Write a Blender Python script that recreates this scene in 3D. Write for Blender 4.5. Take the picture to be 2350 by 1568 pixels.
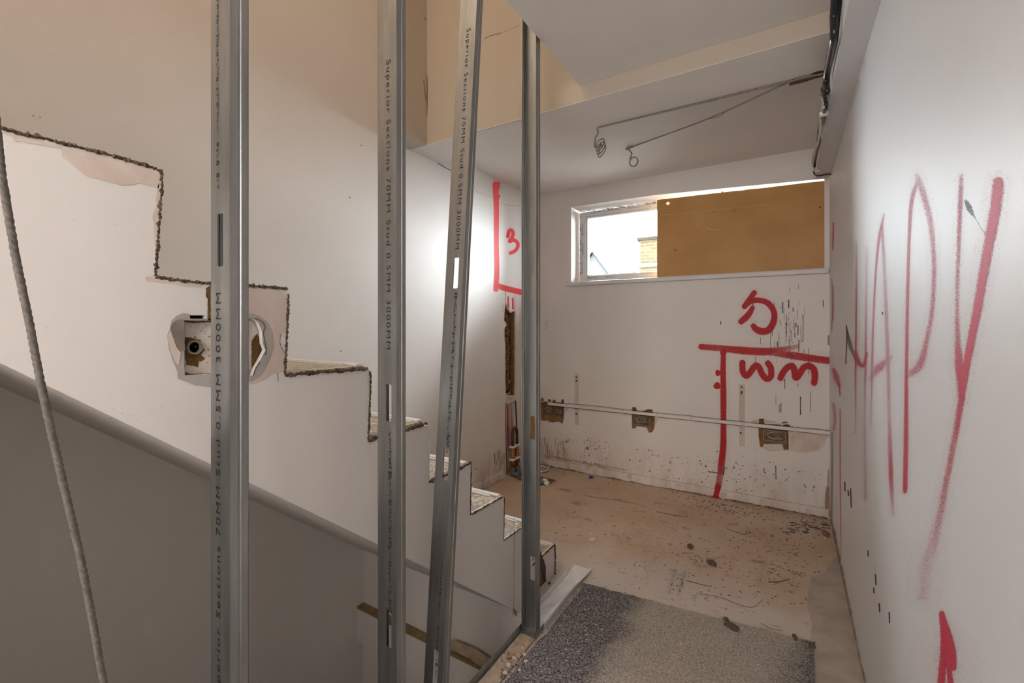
import bpy, bmesh, math, random
from mathutils import Vector, Matrix, noise
for o in list(bpy.data.objects): bpy.data.objects.remove(o, do_unlink=True)
scene = bpy.context.scene
COL = scene.collection
random.seed(7)

# ------------------------------------------------------------------ camera, world, lights, exposure
CAM_H, FPX, YAW, V0 = 1.285, 1022.8665, math.radians(31.7615), 743.7328
CY, SY = math.cos(YAW), math.sin(YAW)
cam = bpy.data.cameras.new('camera')
cam.sensor_width = 36.0; cam.lens = FPX * 36.0 / 2350.0
cam.shift_y = -(784.0 - V0) / 2350.0
cam.clip_start = 0.02
cam_o = bpy.data.objects.new('camera', cam); COL.objects.link(cam_o)
cam_o.location = (0, 0, CAM_H); cam_o.rotation_euler = (math.pi / 2, 0, YAW)
scene.camera = cam_o

SKY = 62.0
world = bpy.data.worlds.new('sky'); scene.world = world; world.use_nodes = True
bg = world.node_tree.nodes['Background']
bg.inputs[0].default_value = (0.87, 0.94, 1.0, 1); bg.inputs[1].default_value = SKY

def area(name, loc, rot, sx, sy, power, col, portal=False):
    l = bpy.data.lights.new(name, 'AREA'); l.shape = 'RECTANGLE'; l.size = sx; l.size_y = sy
    l.energy = power; l.color = col
    if portal: l.cycles.is_portal = True
    o = bpy.data.objects.new(name, l); COL.objects.link(o); o.location = loc; o.rotation_euler = rot
    return o
area('window_portal', (-1.25, 3.86, 1.97), (-math.pi / 2, 0, 0), 0.75, 0.66, 1, (1, 1, 1), True)
area('landing_light', (-0.35, -1.62, 1.75), (math.pi / 2, 0, 0), 0.95, 1.2, 40, (1.0, 0.95, 0.91))  # added fill behind the camera, brightens far wall and floor
area('stairwell_light', (-1.40, -0.55, 4.75), (0, 0, 0), 0.9, 1.8, 42, (1.0, 0.81, 0.61))

scene.view_settings.view_transform = 'Standard'; scene.view_settings.look = 'None'
scene.view_settings.gamma = 1.0; scene.view_settings.use_curve_mapping = False
scene.view_settings.exposure = -0.12
scene.cycles.max_bounces = 6; scene.cycles.diffuse_bounces = 4; scene.cycles.glossy_bounces = 2
scene.cycles.transparent_max_bounces = 40; scene.cycles.caustics_reflective = False; scene.cycles.caustics_refractive = False
scene.cycles.use_adaptive_sampling = True; scene.cycles.adaptive_threshold = 0.13; scene.cycles.adaptive_min_samples = 16; scene.cycles.sample_clamp_indirect = 4.0

# ------------------------------------------------------------------ measured planes of the place
XR, YF, XL, XS = 0.232, 3.590, -2.0066, -1.0185      # right wall, far wall, left wall, stair side
ZC, ZB, YN, YB = 2.4586, 2.370, 2.030, 2.3402        # kitchen ceiling, beam underside, beam near / far edge
ZL, XE = 2.450, -0.8635                              # landing ceiling and its edge
XP = -0.8735                                         # partition face
NY0, DY, NZ0, DZ = 2.0614, 0.2405, 0.1532, 0.2029    # stair nosings
YU = 1.675                                           # wall under the floor edge

def P(u, v, x=None, y=None, z=None):
    """point of the photograph taken back onto one plane of the place"""
    a = (u - 1175.0) / FPX; b = (V0 - v) / FPX
    d = (-SY + a * CY, CY + a * SY, b)
    if x is not None: t = x / d[0]
    elif y is not None: t = y / d[1]
    else: t = (z - CAM_H) / d[2]
    return Vector((d[0] * t, d[1] * t, CAM_H + d[2] * t))

# ------------------------------------------------------------------ materials
MATS = {}
def new_mat(name):
    m = bpy.data.materials.new(name); m.use_nodes = True; MATS[name] = m
    nt = m.node_tree; b = nt.nodes['Principled BSDF']
    return m, nt, b
def N(nt, typ, **kw):
    n = nt.nodes.new(typ)
    for k, v in kw.items():
        if k in n.inputs: n.inputs[k].default_value = v
        else: setattr(n, k, v)
    return n
def noise_n(nt, scale, detail=4, rough=0.55, vec=None, mapping=None):
    tc = N(nt, 'ShaderNodeNewGeometry')
    src = tc.outputs['Position']
    if mapping:
        mp = N(nt, 'ShaderNodeMapping'); mp.inputs['Scale'].default_value = mapping
        nt.links.new(src, mp.inputs['Vector']); src = mp.outputs[0]
    n = N(nt, 'ShaderNodeTexNoise', Scale=scale, Detail=detail, Roughness=rough)
    nt.links.new(src, n.inputs['Vector'])
    return n
def ramp(nt, src, p0, p1, c0=(0, 0, 0, 1), c1=(1, 1, 1, 1)):
    r = N(nt, 'ShaderNodeValToRGB'); e = r.color_ramp.elements
    e[0].position = p0; e[1].position = p1; e[0].color = c0; e[1].color = c1
    nt.links.new(src, r.inputs[0]); return r
def mixc(nt, fac, a, b, mode='MIX'):
    m = N(nt, 'ShaderNodeMix', data_type='RGBA', blend_type=mode)
    for sock, v in ((m.inputs[0], fac), (m.inputs[6], a), (m.inputs[7], b)):
        if hasattr(v, 'is_output'): nt.links.new(v, sock)
        elif isinstance(v, (int, float)): sock.default_value = v
        else: sock.default_value = (*v[:3], 1)
    return m.outputs[2]
def bump(nt, b, src, strength, dist=0.01):
    n = N(nt, 'ShaderNodeBump', Strength=strength, Distance=dist)
    nt.links.new(src, n.inputs['Height']); nt.links.new(n.outputs[0], b.inputs['Normal'])
def plain(name, col, rough=0.6, metal=0.0, var=0.12, scale=12, bmp=0.0, col2=None, mapping=None, detail=4):
    m, nt, b = new_mat(name)
    n = noise_n(nt, scale, detail, mapping=mapping)
    r = ramp(nt, n.outputs['Fac'], 0.35, 0.65)
    c2 = col2 or tuple(max(0, c * (1 - var)) for c in col)
    nt.links.new(mixc(nt, r.outputs[0], col, c2), b.inputs['Base Color'])
    b.inputs['Roughness'].default_value = rough; b.inputs['Metallic'].default_value = metal
    if bmp: bump(nt, b, n.outputs['Fac'], bmp)
    return m
def matte(*names):
    for n in names: MATS[n].node_tree.nodes['Principled BSDF'].inputs['Specular IOR Level'].default_value = 0.0
def paint(name, col, rough, dirt=None, dirt_z=None, dirt_col=(0.30, 0.19, 0.11)):
    """matt or satin wall paint, slightly uneven; optional splashed dirt low on the wall"""
    m, nt, b = new_mat(name)
    n = noise_n(nt, 2.2, 5, 0.6); r = ramp(nt, n.outputs['Fac'], 0.3, 0.7)
    c = mixc(nt, r.outputs[0], col, tuple(k * 0.955 for k in col))
    f = noise_n(nt, 90, 3); sp = ramp(nt, f.outputs['Fac'], 0.72, 0.78)
    c = mixc(nt, mixc(nt, 0.5, (0, 0, 0), sp.outputs[0]), c, tuple(k * 0.72 for k in col))
    if dirt:
        g = N(nt, 'ShaderNodeNewGeometry'); s = N(nt, 'ShaderNodeSeparateXYZ'); nt.links.new(g.outputs['Position'], s.inputs[0])
        h = N(nt, 'ShaderNodeMapRange'); h.inputs[1].default_value = dirt_z; h.inputs[2].default_value = -0.02
        nt.links.new(s.outputs[2], h.inputs[0])
        k = noise_n(nt, 1.6, 6, 0.65, mapping=(5, 5, 1.6)); kr = ramp(nt, k.outputs['Fac'], 0.42, 0.66)
        yk = N(nt, 'ShaderNodeMapRange'); yk.inputs[1].default_value = 2.0; yk.inputs[2].default_value = 2.7; nt.links.new(s.outputs[1], yk.inputs[0])
        hy = N(nt, 'ShaderNodeMath', operation='MULTIPLY'); nt.links.new(h.outputs[0], hy.inputs[0]); nt.links.new(yk.outputs[0], hy.inputs[1]); h = hy
        mu = N(nt, 'ShaderNodeMath', operation='MULTIPLY'); nt.links.new(h.outputs[0], mu.inputs[0]); nt.links.new(kr.outputs[0], mu.inputs[1])
        mu2 = N(nt, 'ShaderNodeMath', operation='MULTIPLY'); nt.links.new(mu.outputs[0], mu2.inputs[0]); mu2.inputs[1].default_value = dirt
        c = mixc(nt, mu2.outputs[0], c, dirt_col)
    nt.links.new(c, b.inputs['Base Color'])
    b.inputs['Roughness'].default_value = rough
    bn = noise_n(nt, 55, 4); bump(nt, b, bn.outputs['Fac'], 0.035, 0.01)
    return m
paint('paint_wall', (0.80, 0.745, 0.695), 0.55)
paint('paint_far', (0.80, 0.745, 0.70), 0.5, dirt=0.6, dirt_z=0.34, dirt_col=(0.40, 0.25, 0.14))
paint('paint_left', (0.83, 0.775, 0.72), 0.5, dirt=0.8, dirt_z=0.30, dirt_col=(0.38, 0.22, 0.12))
paint('paint_right', (0.765, 0.755, 0.76), 0.5, dirt=0.4, dirt_z=0.15)
paint('paint_ceiling', (0.82, 0.775, 0.74), 0.6)
paint('paint_cream', (0.53, 0.455, 0.365), 0.55)
paint('paint_stair', (0.80, 0.755, 0.715), 0.5)
plain('bare_plaster', (0.62, 0.50, 0.42), 0.8, col2=(0.72, 0.62, 0.55), scale=14, bmp=0.1)
plain('plaster_pink', (0.70, 0.60, 0.53), 0.8, col2=(0.62, 0.50, 0.42), scale=9)
plain('plaster_grey', (0.36, 0.325, 0.29), 0.85, col2=(0.47, 0.43, 0.39), scale=10, bmp=0.1)
plain('plaster_dark', (0.19, 0.155, 0.12), 0.9, col2=(0.30, 0.25, 0.20), scale=16, bmp=0.15)
plain('plaster_white', (0.78, 0.73, 0.66), 0.8, col2=(0.62, 0.54, 0.45), scale=22, bmp=0.2)
plain('chase_brown', (0.34, 0.17, 0.065), 0.9, col2=(0.20, 0.095, 0.035), scale=30, bmp=0.5)
plain('rust', (0.20, 0.10, 0.02), 0.85, col2=(0.10, 0.05, 0.012), scale=40, bmp=0.3)
plain('cut_dark', (0.05, 0.035, 0.02), 0.95, col2=(0.16, 0.115, 0.065), scale=60, bmp=0.6)
plain('cut_brown', (0.30, 0.16, 0.07), 0.95, col2=(0.14, 0.07, 0.03), scale=50, bmp=0.5)
plain('black_void', (0.008, 0.007, 0.006), 0.9, var=0.3)
plain('galvanised_dark', (0.14, 0.14, 0.14), 0.5, metal=0.7, scale=30)
plain('box_steel', (0.40, 0.41, 0.42), 0.42, metal=0.9, scale=25)
plain('wire_grey', (0.42, 0.40, 0.38), 0.5)
plain('wire_dark', (0.075, 0.065, 0.055), 0.5)
plain('cable_black', (0.020, 0.020, 0.024), 0.28)
plain('cable_grey', (0.23, 0.20, 0.18), 0.5)
plain('cable_pale', (0.70, 0.64, 0.57), 0.5)
plain('pvc_white', (0.82, 0.84, 0.86), 0.3, var=0.03)
plain('tape_print', (0.20, 0.20, 0.21), 0.6)
plain('tape_faint', (0.52, 0.52, 0.53), 0.6)
plain('trunking', (0.82, 0.76, 0.71), 0.45, var=0.06)
plain('copper', (0.50, 0.19, 0.06), 0.45, metal=0.4, col2=(0.26, 0.09, 0.03), scale=45)
plain('copper_dark', (0.13, 0.06, 0.03), 0.55, metal=0.3, col2=(0.05, 0.03, 0.02), scale=45)
plain('grey_plastic', (0.17, 0.17, 0.18), 0.45)
plain('blue_plastic', (0.01, 0.05, 0.42), 0.35)
plain('board_brown', (0.54, 0.285, 0.085), 0.5, col2=(0.45, 0.22, 0.055), scale=3.2, detail=6)
plain('timber', (0.55, 0.31, 0.13), 0.7, col2=(0.40, 0.19, 0.07), scale=8, mapping=(10, 10, 0.7))
plain('timber_dirty', (0.33, 0.225, 0.10), 0.8, col2=(0.22, 0.14, 0.06), scale=12)
plain('plaster_fill', (0.58, 0.45, 0.33), 0.9, col2=(0.44, 0.33, 0.23), scale=40, bmp=0.4)
plain('knocked', (0.40, 0.28, 0.16), 0.9, col2=(0.56, 0.44, 0.30), scale=22, bmp=0.5)
plain('ink', (0.018, 0.016, 0.016), 0.6)
plain('debris_dark', (0.09, 0.06, 0.04), 0.95, col2=(0.17, 0.12, 0.08), scale=80, bmp=0.5)
plain('debris_pale', (0.72, 0.64, 0.56), 0.9, col2=(0.60, 0.48, 0.38), scale=60, bmp=0.3)
plain('debris_brick', (0.35, 0.13, 0.06), 0.9, col2=(0.24, 0.09, 0.04), scale=60, bmp=0.4)
plain('nosing', (0.80, 0.78, 0.76), 0.35, var=0.06)
plain('white_bright', (0.90, 0.90, 0.88), 0.5, var=0.03)
plain('render_white', (0.036, 0.036, 0.0355), 0.8, var=0.04)
plain('verge_grey', (0.019, 0.019, 0.019), 0.8)
plain('coping', (0.013, 0.011, 0.008), 0.8)
plain('stone_band', (0.040, 0.038, 0.034), 0.8)
plain('ground_grey', (0.45, 0.45, 0.45), 0.9)

def metal_mat():
    m, nt, b = new_mat('galvanised')
    n = noise_n(nt, 5, 5, mapping=(6, 6, 0.8)); r = ramp(nt, n.outputs['Fac'], 0.3, 0.72)
    c = mixc(nt, r.outputs[0], (0.40, 0.40, 0.39), (0.27, 0.275, 0.27))
    nt.links.new(c, b.inputs['Base Color']); b.inputs['Metallic'].default_value = 0.92
    n2 = noise_n(nt, 3, 4, mapping=(8, 8, 0.6))
    mr = N(nt, 'ShaderNodeMapRange'); mr.inputs[3].default_value = 0.36; mr.inputs[4].default_value = 0.52
    nt.links.new(n2.outputs['Fac'], mr.inputs[0]); nt.links.new(mr.outputs[0], b.inputs['Roughness'])
metal_mat()

plain('galvanised_bright', (0.84, 0.85, 0.87), 0.36, metal=0.3, scale=20)  # window reflection on the bent track end, put into the base colour
plain('rope_grey', (0.17, 0.15, 0.13), 0.8, scale=200, var=0.4)
def chipboard():
    m, nt, b = new_mat('chipboard')
    n = noise_n(nt, 55, 6, 0.7); r = ramp(nt, n.outputs['Fac'], 0.40, 0.62)
    v = noise_n(nt, 9, 4); vr = ramp(nt, v.outputs['Fac'], 0.42, 0.60)
    c = mixc(nt, r.outputs[0], (0.30, 0.235, 0.165), (0.72, 0.63, 0.51))
    c = mixc(nt, mixc(nt, 0.45, (0, 0, 0), vr.outputs[0]), c, (0.36, 0.30, 0.25))
    nt.links.new(c, b.inputs['Base Color']); b.inputs['Roughness'].default_value = 0.9
    bump(nt, b, n.outputs['Fac'], 0.7, 0.004)
chipboard()

def floor_mat():
    m, nt, b = new_mat('screed')
    n = noise_n(nt, 1.4, 7, 0.62); r = ramp(nt, n.outputs['Fac'], 0.40, 0.62)
    c = mixc(nt, r.outputs[0], (0.50, 0.355, 0.24), (0.58, 0.455, 0.35))
    g = N(nt, 'ShaderNodeNewGeometry'); s = N(nt, 'ShaderNodeSeparateXYZ'); nt.links.new(g.outputs['Position'], s.inputs[0])
    # the old floor covering has left the kitchen end brown with glue, the landing end pale grey
    y = N(nt, 'ShaderNodeMapRange'); y.inputs[1].default_value = 2.15; y.inputs[2].default_value = 3.0
    nt.links.new(s.outputs[1], y.inputs[0])
    w = noise_n(nt, 2.6, 5); ad = N(nt, 'ShaderNodeMath', operation='ADD'); nt.links.new(y.outputs[0], ad.inputs[0]); nt.links.new(w.outputs['Fac'], ad.inputs[1])
    yr = ramp(nt, ad.outputs[0], 0.62, 1.05)
    c = mixc(nt, yr.outputs[0], (0.60, 0.525, 0.46), c)
    # trowel and scrape marks
    k = noise_n(nt, 9, 5, 0.65, mapping=(1.0, 4.0, 1)); kr = ramp(nt, k.outputs['Fac'], 0.60, 0.70)
    c = mixc(nt, mixc(nt, 0.55, (0, 0, 0), kr.outputs[0]), c, (0.22, 0.155, 0.105))
    k2 = noise_n(nt, 30, 4, 0.6); kr2 = ramp(nt, k2.outputs['Fac'], 0.66, 0.72)
    c = mixc(nt, mixc(nt, 0.7, (0, 0, 0), kr2.outputs[0]), c, (0.17, 0.12, 0.085))
    k3 = noise_n(nt, 22, 4, 0.6); kr3 = ramp(nt, k3.outputs['Fac'], 0.70, 0.73)
    c = mixc(nt, mixc(nt, 0.6, (0, 0, 0), kr3.outputs[0]), c, (0.62, 0.52, 0.43))
    nt.links.new(c, b.inputs['Base Color'])
    b.inputs['Roughness'].default_value = 0.62
    bump(nt, b, k.outputs['Fac'], 0.12, 0.01)
floor_mat()
plain('screed_strip', (0.50, 0.43, 0.36), 0.85, col2=(0.38, 0.315, 0.26), scale=8, bmp=0.15, detail=6)

def carpet_mat():
    m, nt, b = new_mat('carpet')
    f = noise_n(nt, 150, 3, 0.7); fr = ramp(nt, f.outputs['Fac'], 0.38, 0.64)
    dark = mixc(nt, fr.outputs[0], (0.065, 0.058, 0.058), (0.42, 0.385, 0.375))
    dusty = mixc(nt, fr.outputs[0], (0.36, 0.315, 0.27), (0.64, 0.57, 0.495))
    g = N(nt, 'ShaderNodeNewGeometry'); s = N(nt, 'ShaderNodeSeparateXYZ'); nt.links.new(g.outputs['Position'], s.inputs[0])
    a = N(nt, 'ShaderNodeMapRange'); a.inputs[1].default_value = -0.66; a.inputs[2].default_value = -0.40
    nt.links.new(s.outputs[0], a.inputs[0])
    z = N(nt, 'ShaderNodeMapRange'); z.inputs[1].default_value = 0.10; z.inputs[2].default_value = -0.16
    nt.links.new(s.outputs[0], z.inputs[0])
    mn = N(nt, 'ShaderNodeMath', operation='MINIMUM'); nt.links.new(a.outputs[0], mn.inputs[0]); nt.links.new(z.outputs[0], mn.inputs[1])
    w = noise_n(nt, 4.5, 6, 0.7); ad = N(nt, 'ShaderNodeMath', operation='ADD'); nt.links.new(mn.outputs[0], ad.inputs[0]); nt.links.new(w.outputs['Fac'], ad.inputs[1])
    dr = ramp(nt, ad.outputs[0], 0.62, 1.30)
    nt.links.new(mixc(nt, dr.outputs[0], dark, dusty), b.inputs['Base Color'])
    b.inputs['Roughness'].default_value = 1.0
    bump(nt, b, f.outputs['Fac'], 0.9, 0.006)
carpet_mat()

def brick_mat():
    m, nt, b = new_mat('yellow_brick')
    tc = N(nt, 'ShaderNodeTexCoord')
    mp = N(nt, 'ShaderNodeMapping'); mp.inputs['Rotation'].default_value = (math.pi / 2, 0, 0)
    nt.links.new(tc.outputs['Object'], mp.inputs[0])
    t = N(nt, 'ShaderNodeTexBrick', Scale=1.0)
    t.inputs['Color1'].default_value = (0.032, 0.0245, 0.013, 1); t.inputs['Color2'].default_value = (0.026, 0.0185, 0.009, 1)
    t.inputs['Mortar'].default_value = (0.036, 0.031, 0.022, 1)
    t.inputs['Brick Width'].default_value = 0.24; t.inputs['Row Height'].default_value = 0.08; t.inputs['Mortar Size'].default_value = 0.012
    nt.links.new(mp.outputs[0], t.inputs[0]); nt.links.new(t.outputs[0], b.inputs['Base Color']); b.inputs['Roughness'].default_value = 0.9
brick_mat()
matte('yellow_brick', 'render_white', 'verge_grey', 'coping', 'stone_band', 'ground_grey', 'carpet')

def fade_mat(name, col, noise_scale=620, gain=1.0, rough=0.6):
    """sprayed or smeared pigment: covers where the 'fade' attribute says so"""
    m, nt, b = new_mat(name)
    b.inputs['Base Color'].default_value = (*col, 1); b.inputs['Roughness'].default_value = rough
    # pigment lies in fine specks, denser where the mark is stronger
    at = N(nt, 'ShaderNodeAttribute', attribute_name='fade')
    n = noise_n(nt, noise_scale, 1, 0.5); mr = N(nt, 'ShaderNodeMapRange', clamp=False)
    mr.inputs[1].default_value = 0.30; mr.inputs[2].default_value = 0.70
    nt.links.new(n.outputs['Fac'], mr.inputs[0])
    ga = N(nt, 'ShaderNodeMath', operation='MULTIPLY'); nt.links.new(at.outputs['Fac'], ga.inputs[0]); ga.inputs[1].default_value = gain
    su = N(nt, 'ShaderNodeMath', operation='SUBTRACT'); nt.links.new(ga.outputs[0], su.inputs[0]); nt.links.new(mr.outputs[0], su.inputs[1])
    mg = N(nt, 'ShaderNodeMath', operation='MULTIPLY_ADD', use_clamp=True); nt.links.new(su.outputs[0], mg.inputs[0]); mg.inputs[1].default_value = 8.0; mg.inputs[2].default_value = 0.5
    tr = N(nt, 'ShaderNodeBsdfTransparent'); mx = N(nt, 'ShaderNodeMixShader')
    nt.links.new(mg.outputs[0], mx.inputs[0]); nt.links.new(tr.outputs[0], mx.inputs[1]); nt.links.new(b.outputs[0], mx.inputs[2])
    nt.links.new(mx.outputs[0], nt.nodes['Material Output'].inputs['Surface'])
fade_mat('spray_red', (0.46, 0.003, 0.008), gain=1.25)
fade_mat('spray_bright', (0.80, 0.05, 0.05), gain=1.2)
fade_mat('spray_pink', (0.62, 0.035, 0.08), 900, gain=1.05)
fade_mat('smear_black', (0.03, 0.028, 0.025), 620, gain=1.1)
fade_mat('smear_brown', (0.31, 0.18, 0.09), 620, gain=1.0)
fade_mat('smear_grey', (0.25, 0.24, 0.24), 620, gain=0.8)
fade_mat('smear_white', (0.85, 0.82, 0.78), 620, gain=0.8)

def glass_mat():
    m, nt, b = new_mat('glass')
    tr = N(nt, 'ShaderNodeBsdfTransparent'); tr.inputs[0].default_value = (0.96, 0.98, 0.98, 1)
    gl = N(nt, 'ShaderNodeBsdfGlossy', Roughness=0.02); fr = N(nt, 'ShaderNodeFresnel', IOR=1.45); mx = N(nt, 'ShaderNodeMixShader')
    nt.links.new(fr.outputs[0], mx.inputs[0]); nt.links.new(tr.outputs[0], mx.inputs[1]); nt.links.new(gl.outputs[0], mx.inputs[2])
    nt.links.new(mx.outputs[0], nt.nodes['Material Output'].inputs['Surface'])
glass_mat()

# ------------------------------------------------------------------ mesh helpers
def link(name, me, mat, parent=None, smooth=False):
    o = bpy.data.objects.new(name, me); COL.objects.link(o)
    if mat: me.materials.append(MATS[mat])
    if smooth:
        for p in me.polygons: p.use_smooth = True
    if parent:
        o.parent = parent
        o.matrix_parent_inverse = Matrix.Translation(-parent.matrix_basis.translation) if parent.type == 'EMPTY' else Matrix()
    return o
def mesh(name, verts, faces, mat, parent=None, smooth=False):
    me = bpy.data.meshes.new(name); me.from_pydata([tuple(v) for v in verts], [], faces); me.update()
    return link(name, me, mat, parent, smooth)
def from_bm(name, bm, mat, parent=None, smooth=False):
    bmesh.ops.recalc_face_normals(bm, faces=bm.faces)
    me = bpy.data.meshes.new(name); bm.to_mesh(me); bm.free()
    return link(name, me, mat, parent, smooth)
def add_box(bm, lo, hi, bev=0.0):
    vs = [bm.verts.new((x, y, z)) for z in (lo[2], hi[2]) for y in (lo[1], hi[1]) for x in (lo[0], hi[0])]
    fs = [bm.faces.new([vs[i] for i in f]) for f in ((0, 2, 3, 1), (4, 5, 7, 6), (0, 1, 5, 4), (2, 6, 7, 3), (0, 4, 6, 2), (1, 3, 7, 5))]
    if bev:
        es = list({e for f in fs for e in f.edges})
        bmesh.ops.bevel(bm, geom=es, offset=bev, segments=2, affect='EDGES', profile=0.6)
def box(name, lo, hi, mat, parent=None, bev=0.0):
    bm = bmesh.new(); add_box(bm, lo, hi, bev); return from_bm(name, bm, mat, parent)
def tag(o, label, cat, group=None):
    o['label'] = label; o['category'] = cat
    if group: o['group'] = group
    return o
def struct(o, label=None):
    o['kind'] = 'structure'
    if label: o['label'] = label
    return o
def thing(name, label, cat, loc=(0, 0, 0), group=None):
    o = bpy.data.objects.new(name, None); COL.objects.link(o); o.location = loc; o.empty_display_size = 0.05
    return tag(o, label, cat, group)
def plate(name, outer, holes, depth, mat, parent=None):
    """flat piece with holes: loops of 3D points, pushed back along depth (a Vector)"""
    bm = bmesh.new(); es = []
    for lp in [outer] + list(holes):
        vs = [bm.verts.new(p) for p in lp]
        es += [bm.edges.new((vs[i], vs[(i + 1) % len(vs)])) for i in range(len(vs))]
    bmesh.ops.triangle_fill(bm, use_beauty=True, edges=es)
    if depth is not None:
        r = bmesh.ops.extrude_face_region(bm, geom=list(bm.faces))
        bmesh.ops.translate(bm, verts=[g for g in r['geom'] if isinstance(g, bmesh.types.BMVert)], vec=depth)
    return from_bm(name, bm, mat, parent)
def catmull(pts, n=6):
    if len(pts) < 3: 
        return [pts[0].lerp(pts[-1], i / n) for i in range(n + 1)] if isinstance(pts[0], Vector) else pts
    q = [pts[0] * 2 - pts[1]] + list(pts) + [pts[-1] * 2 - pts[-2]]; out = []
    for i in range(1, len(q) - 2):
        p0, p1, p2, p3 = q[i - 1:i + 3]
        for k in range(n):
            t = k / n
            out.append(0.5 * ((2 * p1) + (p2 - p0) * t + (2 * p0 - 5 * p1 + 4 * p2 - p3) * t * t + (3 * p1 - p0 - 3 * p2 + p3) * t ** 3))
    out.append(pts[-1]); return out
def tube_into(bm, pts, r, seg=8, jitter=0.0, cap=True):
    rings = []; up = Vector((0.31, 0.2, 0.93)).normalized()
    for i, p in enumerate(pts):
        t = (pts[min(i + 1, len(pts) - 1)] - pts[max(i - 1, 0)]).normalized()
        a = t.cross(up)
        if a.length < 1e-3: a = t.cross(Vector((1, 0, 0)))
        a.normalize(); b = t.cross(a).normalized(); up = (up - t * up.dot(t)).normalized() if (up - t * up.dot(t)).length > 1e-3 else up
        rr = r[i] if isinstance(r, (list, tuple)) else r
        rings.append([bm.verts.new(p + (a * math.cos(2 * math.pi * k / seg) + b * math.sin(2 * math.pi * k / seg)) * rr * (1 + jitter * random.uniform(-1, 1))) for k in range(seg)])
    for i in range(len(rings) - 1):
        for k in range(seg):
            bm.faces.new((rings[i][k], rings[i][(k + 1) % seg], rings[i + 1][(k + 1) % seg], rings[i + 1][k]))
    if cap and len(rings) > 1:
        bm.faces.new(rings[0]); bm.faces.new(rings[-1])
def tube(name, pts, r, mat, parent=None, seg=8, n=6, jitter=0.0, curve=True):
    bm = bmesh.new(); tube_into(bm, catmull([Vector(p) for p in pts], n) if curve else [Vector(p) for p in pts], r, seg, jitter)
    return from_bm(name, bm, mat, parent, smooth=jitter == 0)
def densify(pts, step):
    out = []
    for i in range(len(pts) - 1):
        k = max(1, int((pts[i + 1] - pts[i]).length / step))
        out += [pts[i].lerp(pts[i + 1], j / k) for j in range(k)]
    return out + [pts[-1]]
def ragged(name, pts, r, mat, parent, step=0.008, jit=0.55, wob=0.35):
    """a torn, crumbling cut edge"""
    step *= 0.45; r *= 0.72; ps = densify([Vector(p) for p in pts], step)
    ps = [p + Vector([random.uniform(-1, 1) * r * wob for _ in range(3)]) for p in ps]
    sd = random.uniform(0, 50); rr = [r * (1.0 + 0.55 * noise.noise(Vector((sd, i * 0.21, 0))) + random.uniform(-0.25, 0.25)) for i, _ in enumerate(ps)]
    bm = bmesh.new(); tube_into(bm, ps, rr, 6, jit); return from_bm(name, bm, mat, parent)

# painted or smeared strokes: traced on the wall they are on
class Strokes:
    soft = 0.28
    def __init__(self, plane, off, lift=None): self.lift = lift or Vector((0, 0, 0)); self.v, self.f, self.a, self.plane, self.off, self.k = [], [], [], plane, off, 0
    def pt(self, p):
        self.plane_pt = P(p[0], p[1], **self.plane); return self.plane_pt + self.lift + self.off * (0.15 + 0.016 * (self.k % 40))
    halo = False
    def line(self, pts, w, a=1.0, n=6, soft=None):
        if self.halo and soft is None:
            k = lambda q, f: [x * f for x in q] if isinstance(q, (list, tuple)) else q * f
            self.line(pts, k(w, 2.0), k(a, .13), n, .9)
        soft = self.soft if soft is None else soft
        pts = [Vector((p[0], p[1])) for p in pts]
        w = list(w) if isinstance(w, (list, tuple)) else [w] * len(pts)
        a = list(a) if isinstance(a, (list, tuple)) else [a] * len(pts)
        ctr = catmull(pts, n) if len(pts) > 2 else [pts[0].lerp(pts[1], i / n) for i in range(n + 1)]
        m = len(ctr) - 1
        def samp(l, t):
            x = t * (len(l) - 1); i = min(int(x), len(l) - 2); return l[i] + (l[i + 1] - l[i]) * (x - i)
        rows = []
        for i, c in enumerate(ctr):
            t = i / m; tg = (ctr[min(i + 1, m)] - ctr[max(i - 1, 0)]); tg = tg.normalized() if tg.length > 0 else Vector((0, 1))
            rows.append((c, tg, samp(w, t) * 0.64, samp(a, t)))
        def cap(row, sgn):
            c, tg, hw, al = row
            return [(c + tg * sgn * hw * s, tg, hw * math.sqrt(1 - s * s) + 1e-3, al * (1 - s ** 4)) for s in (0.4, 0.75, 0.95)]
        rows = cap(rows[0], -1)[::-1] + rows + cap(rows[-1], 1)
        cols = (-1.0, -(1 - soft), -0.25, 0.25, 1 - soft, 1.0); al = (0, 0.9, 1, 1, 0.9, 0)
        base = len(self.v); nc = len(cols)
        for ri, (c, tg, hw, aa) in enumerate(rows):
            nrm = Vector((-tg.y, tg.x)); rise = self.off * (0.014 * ri / len(rows))
            for s, q in zip(cols, al): self.v.append(self.pt(c + nrm * hw * s) + rise); self.a.append(aa * q)
        for i in range(len(rows) - 1):
            for j in range(nc - 1):
                b = base + i * nc + j; self.f.append((b, b + 1, b + nc + 1, b + nc))
        self.k += 1
    def dot(self, p, r, a=1.0):
        base = len(self.v); self.v.append(self.pt(p)); self.a.append(a)
        for q, al in ((0.72, a * 0.95), (1.0, 0)):
            for i in range(14):
                g = 2 * math.pi * i / 14; rr = r * q * (1 + 0.08 * math.sin(3 * g + p[0]))
                self.v.append(self.pt((p[0] + rr * math.cos(g), p[1] + rr * math.sin(g)))); self.a.append(al)
        for i in range(14):
            j = (i + 1) % 14
            self.f.append((base, base + 1 + i, base + 1 + j)); self.f.append((base + 1 + i, base + 15 + i, base + 15 + j, base + 1 + j))
        self.k += 1
    def build(self, name, mat, parent, label=None):
        o = mesh(name, self.v, self.f, mat, parent)
        at = o.data.attributes.new('fade', 'FLOAT', 'POINT'); at.data.foreach_set('value', self.a)
        if label: o['label'] = label
        return o
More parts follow.
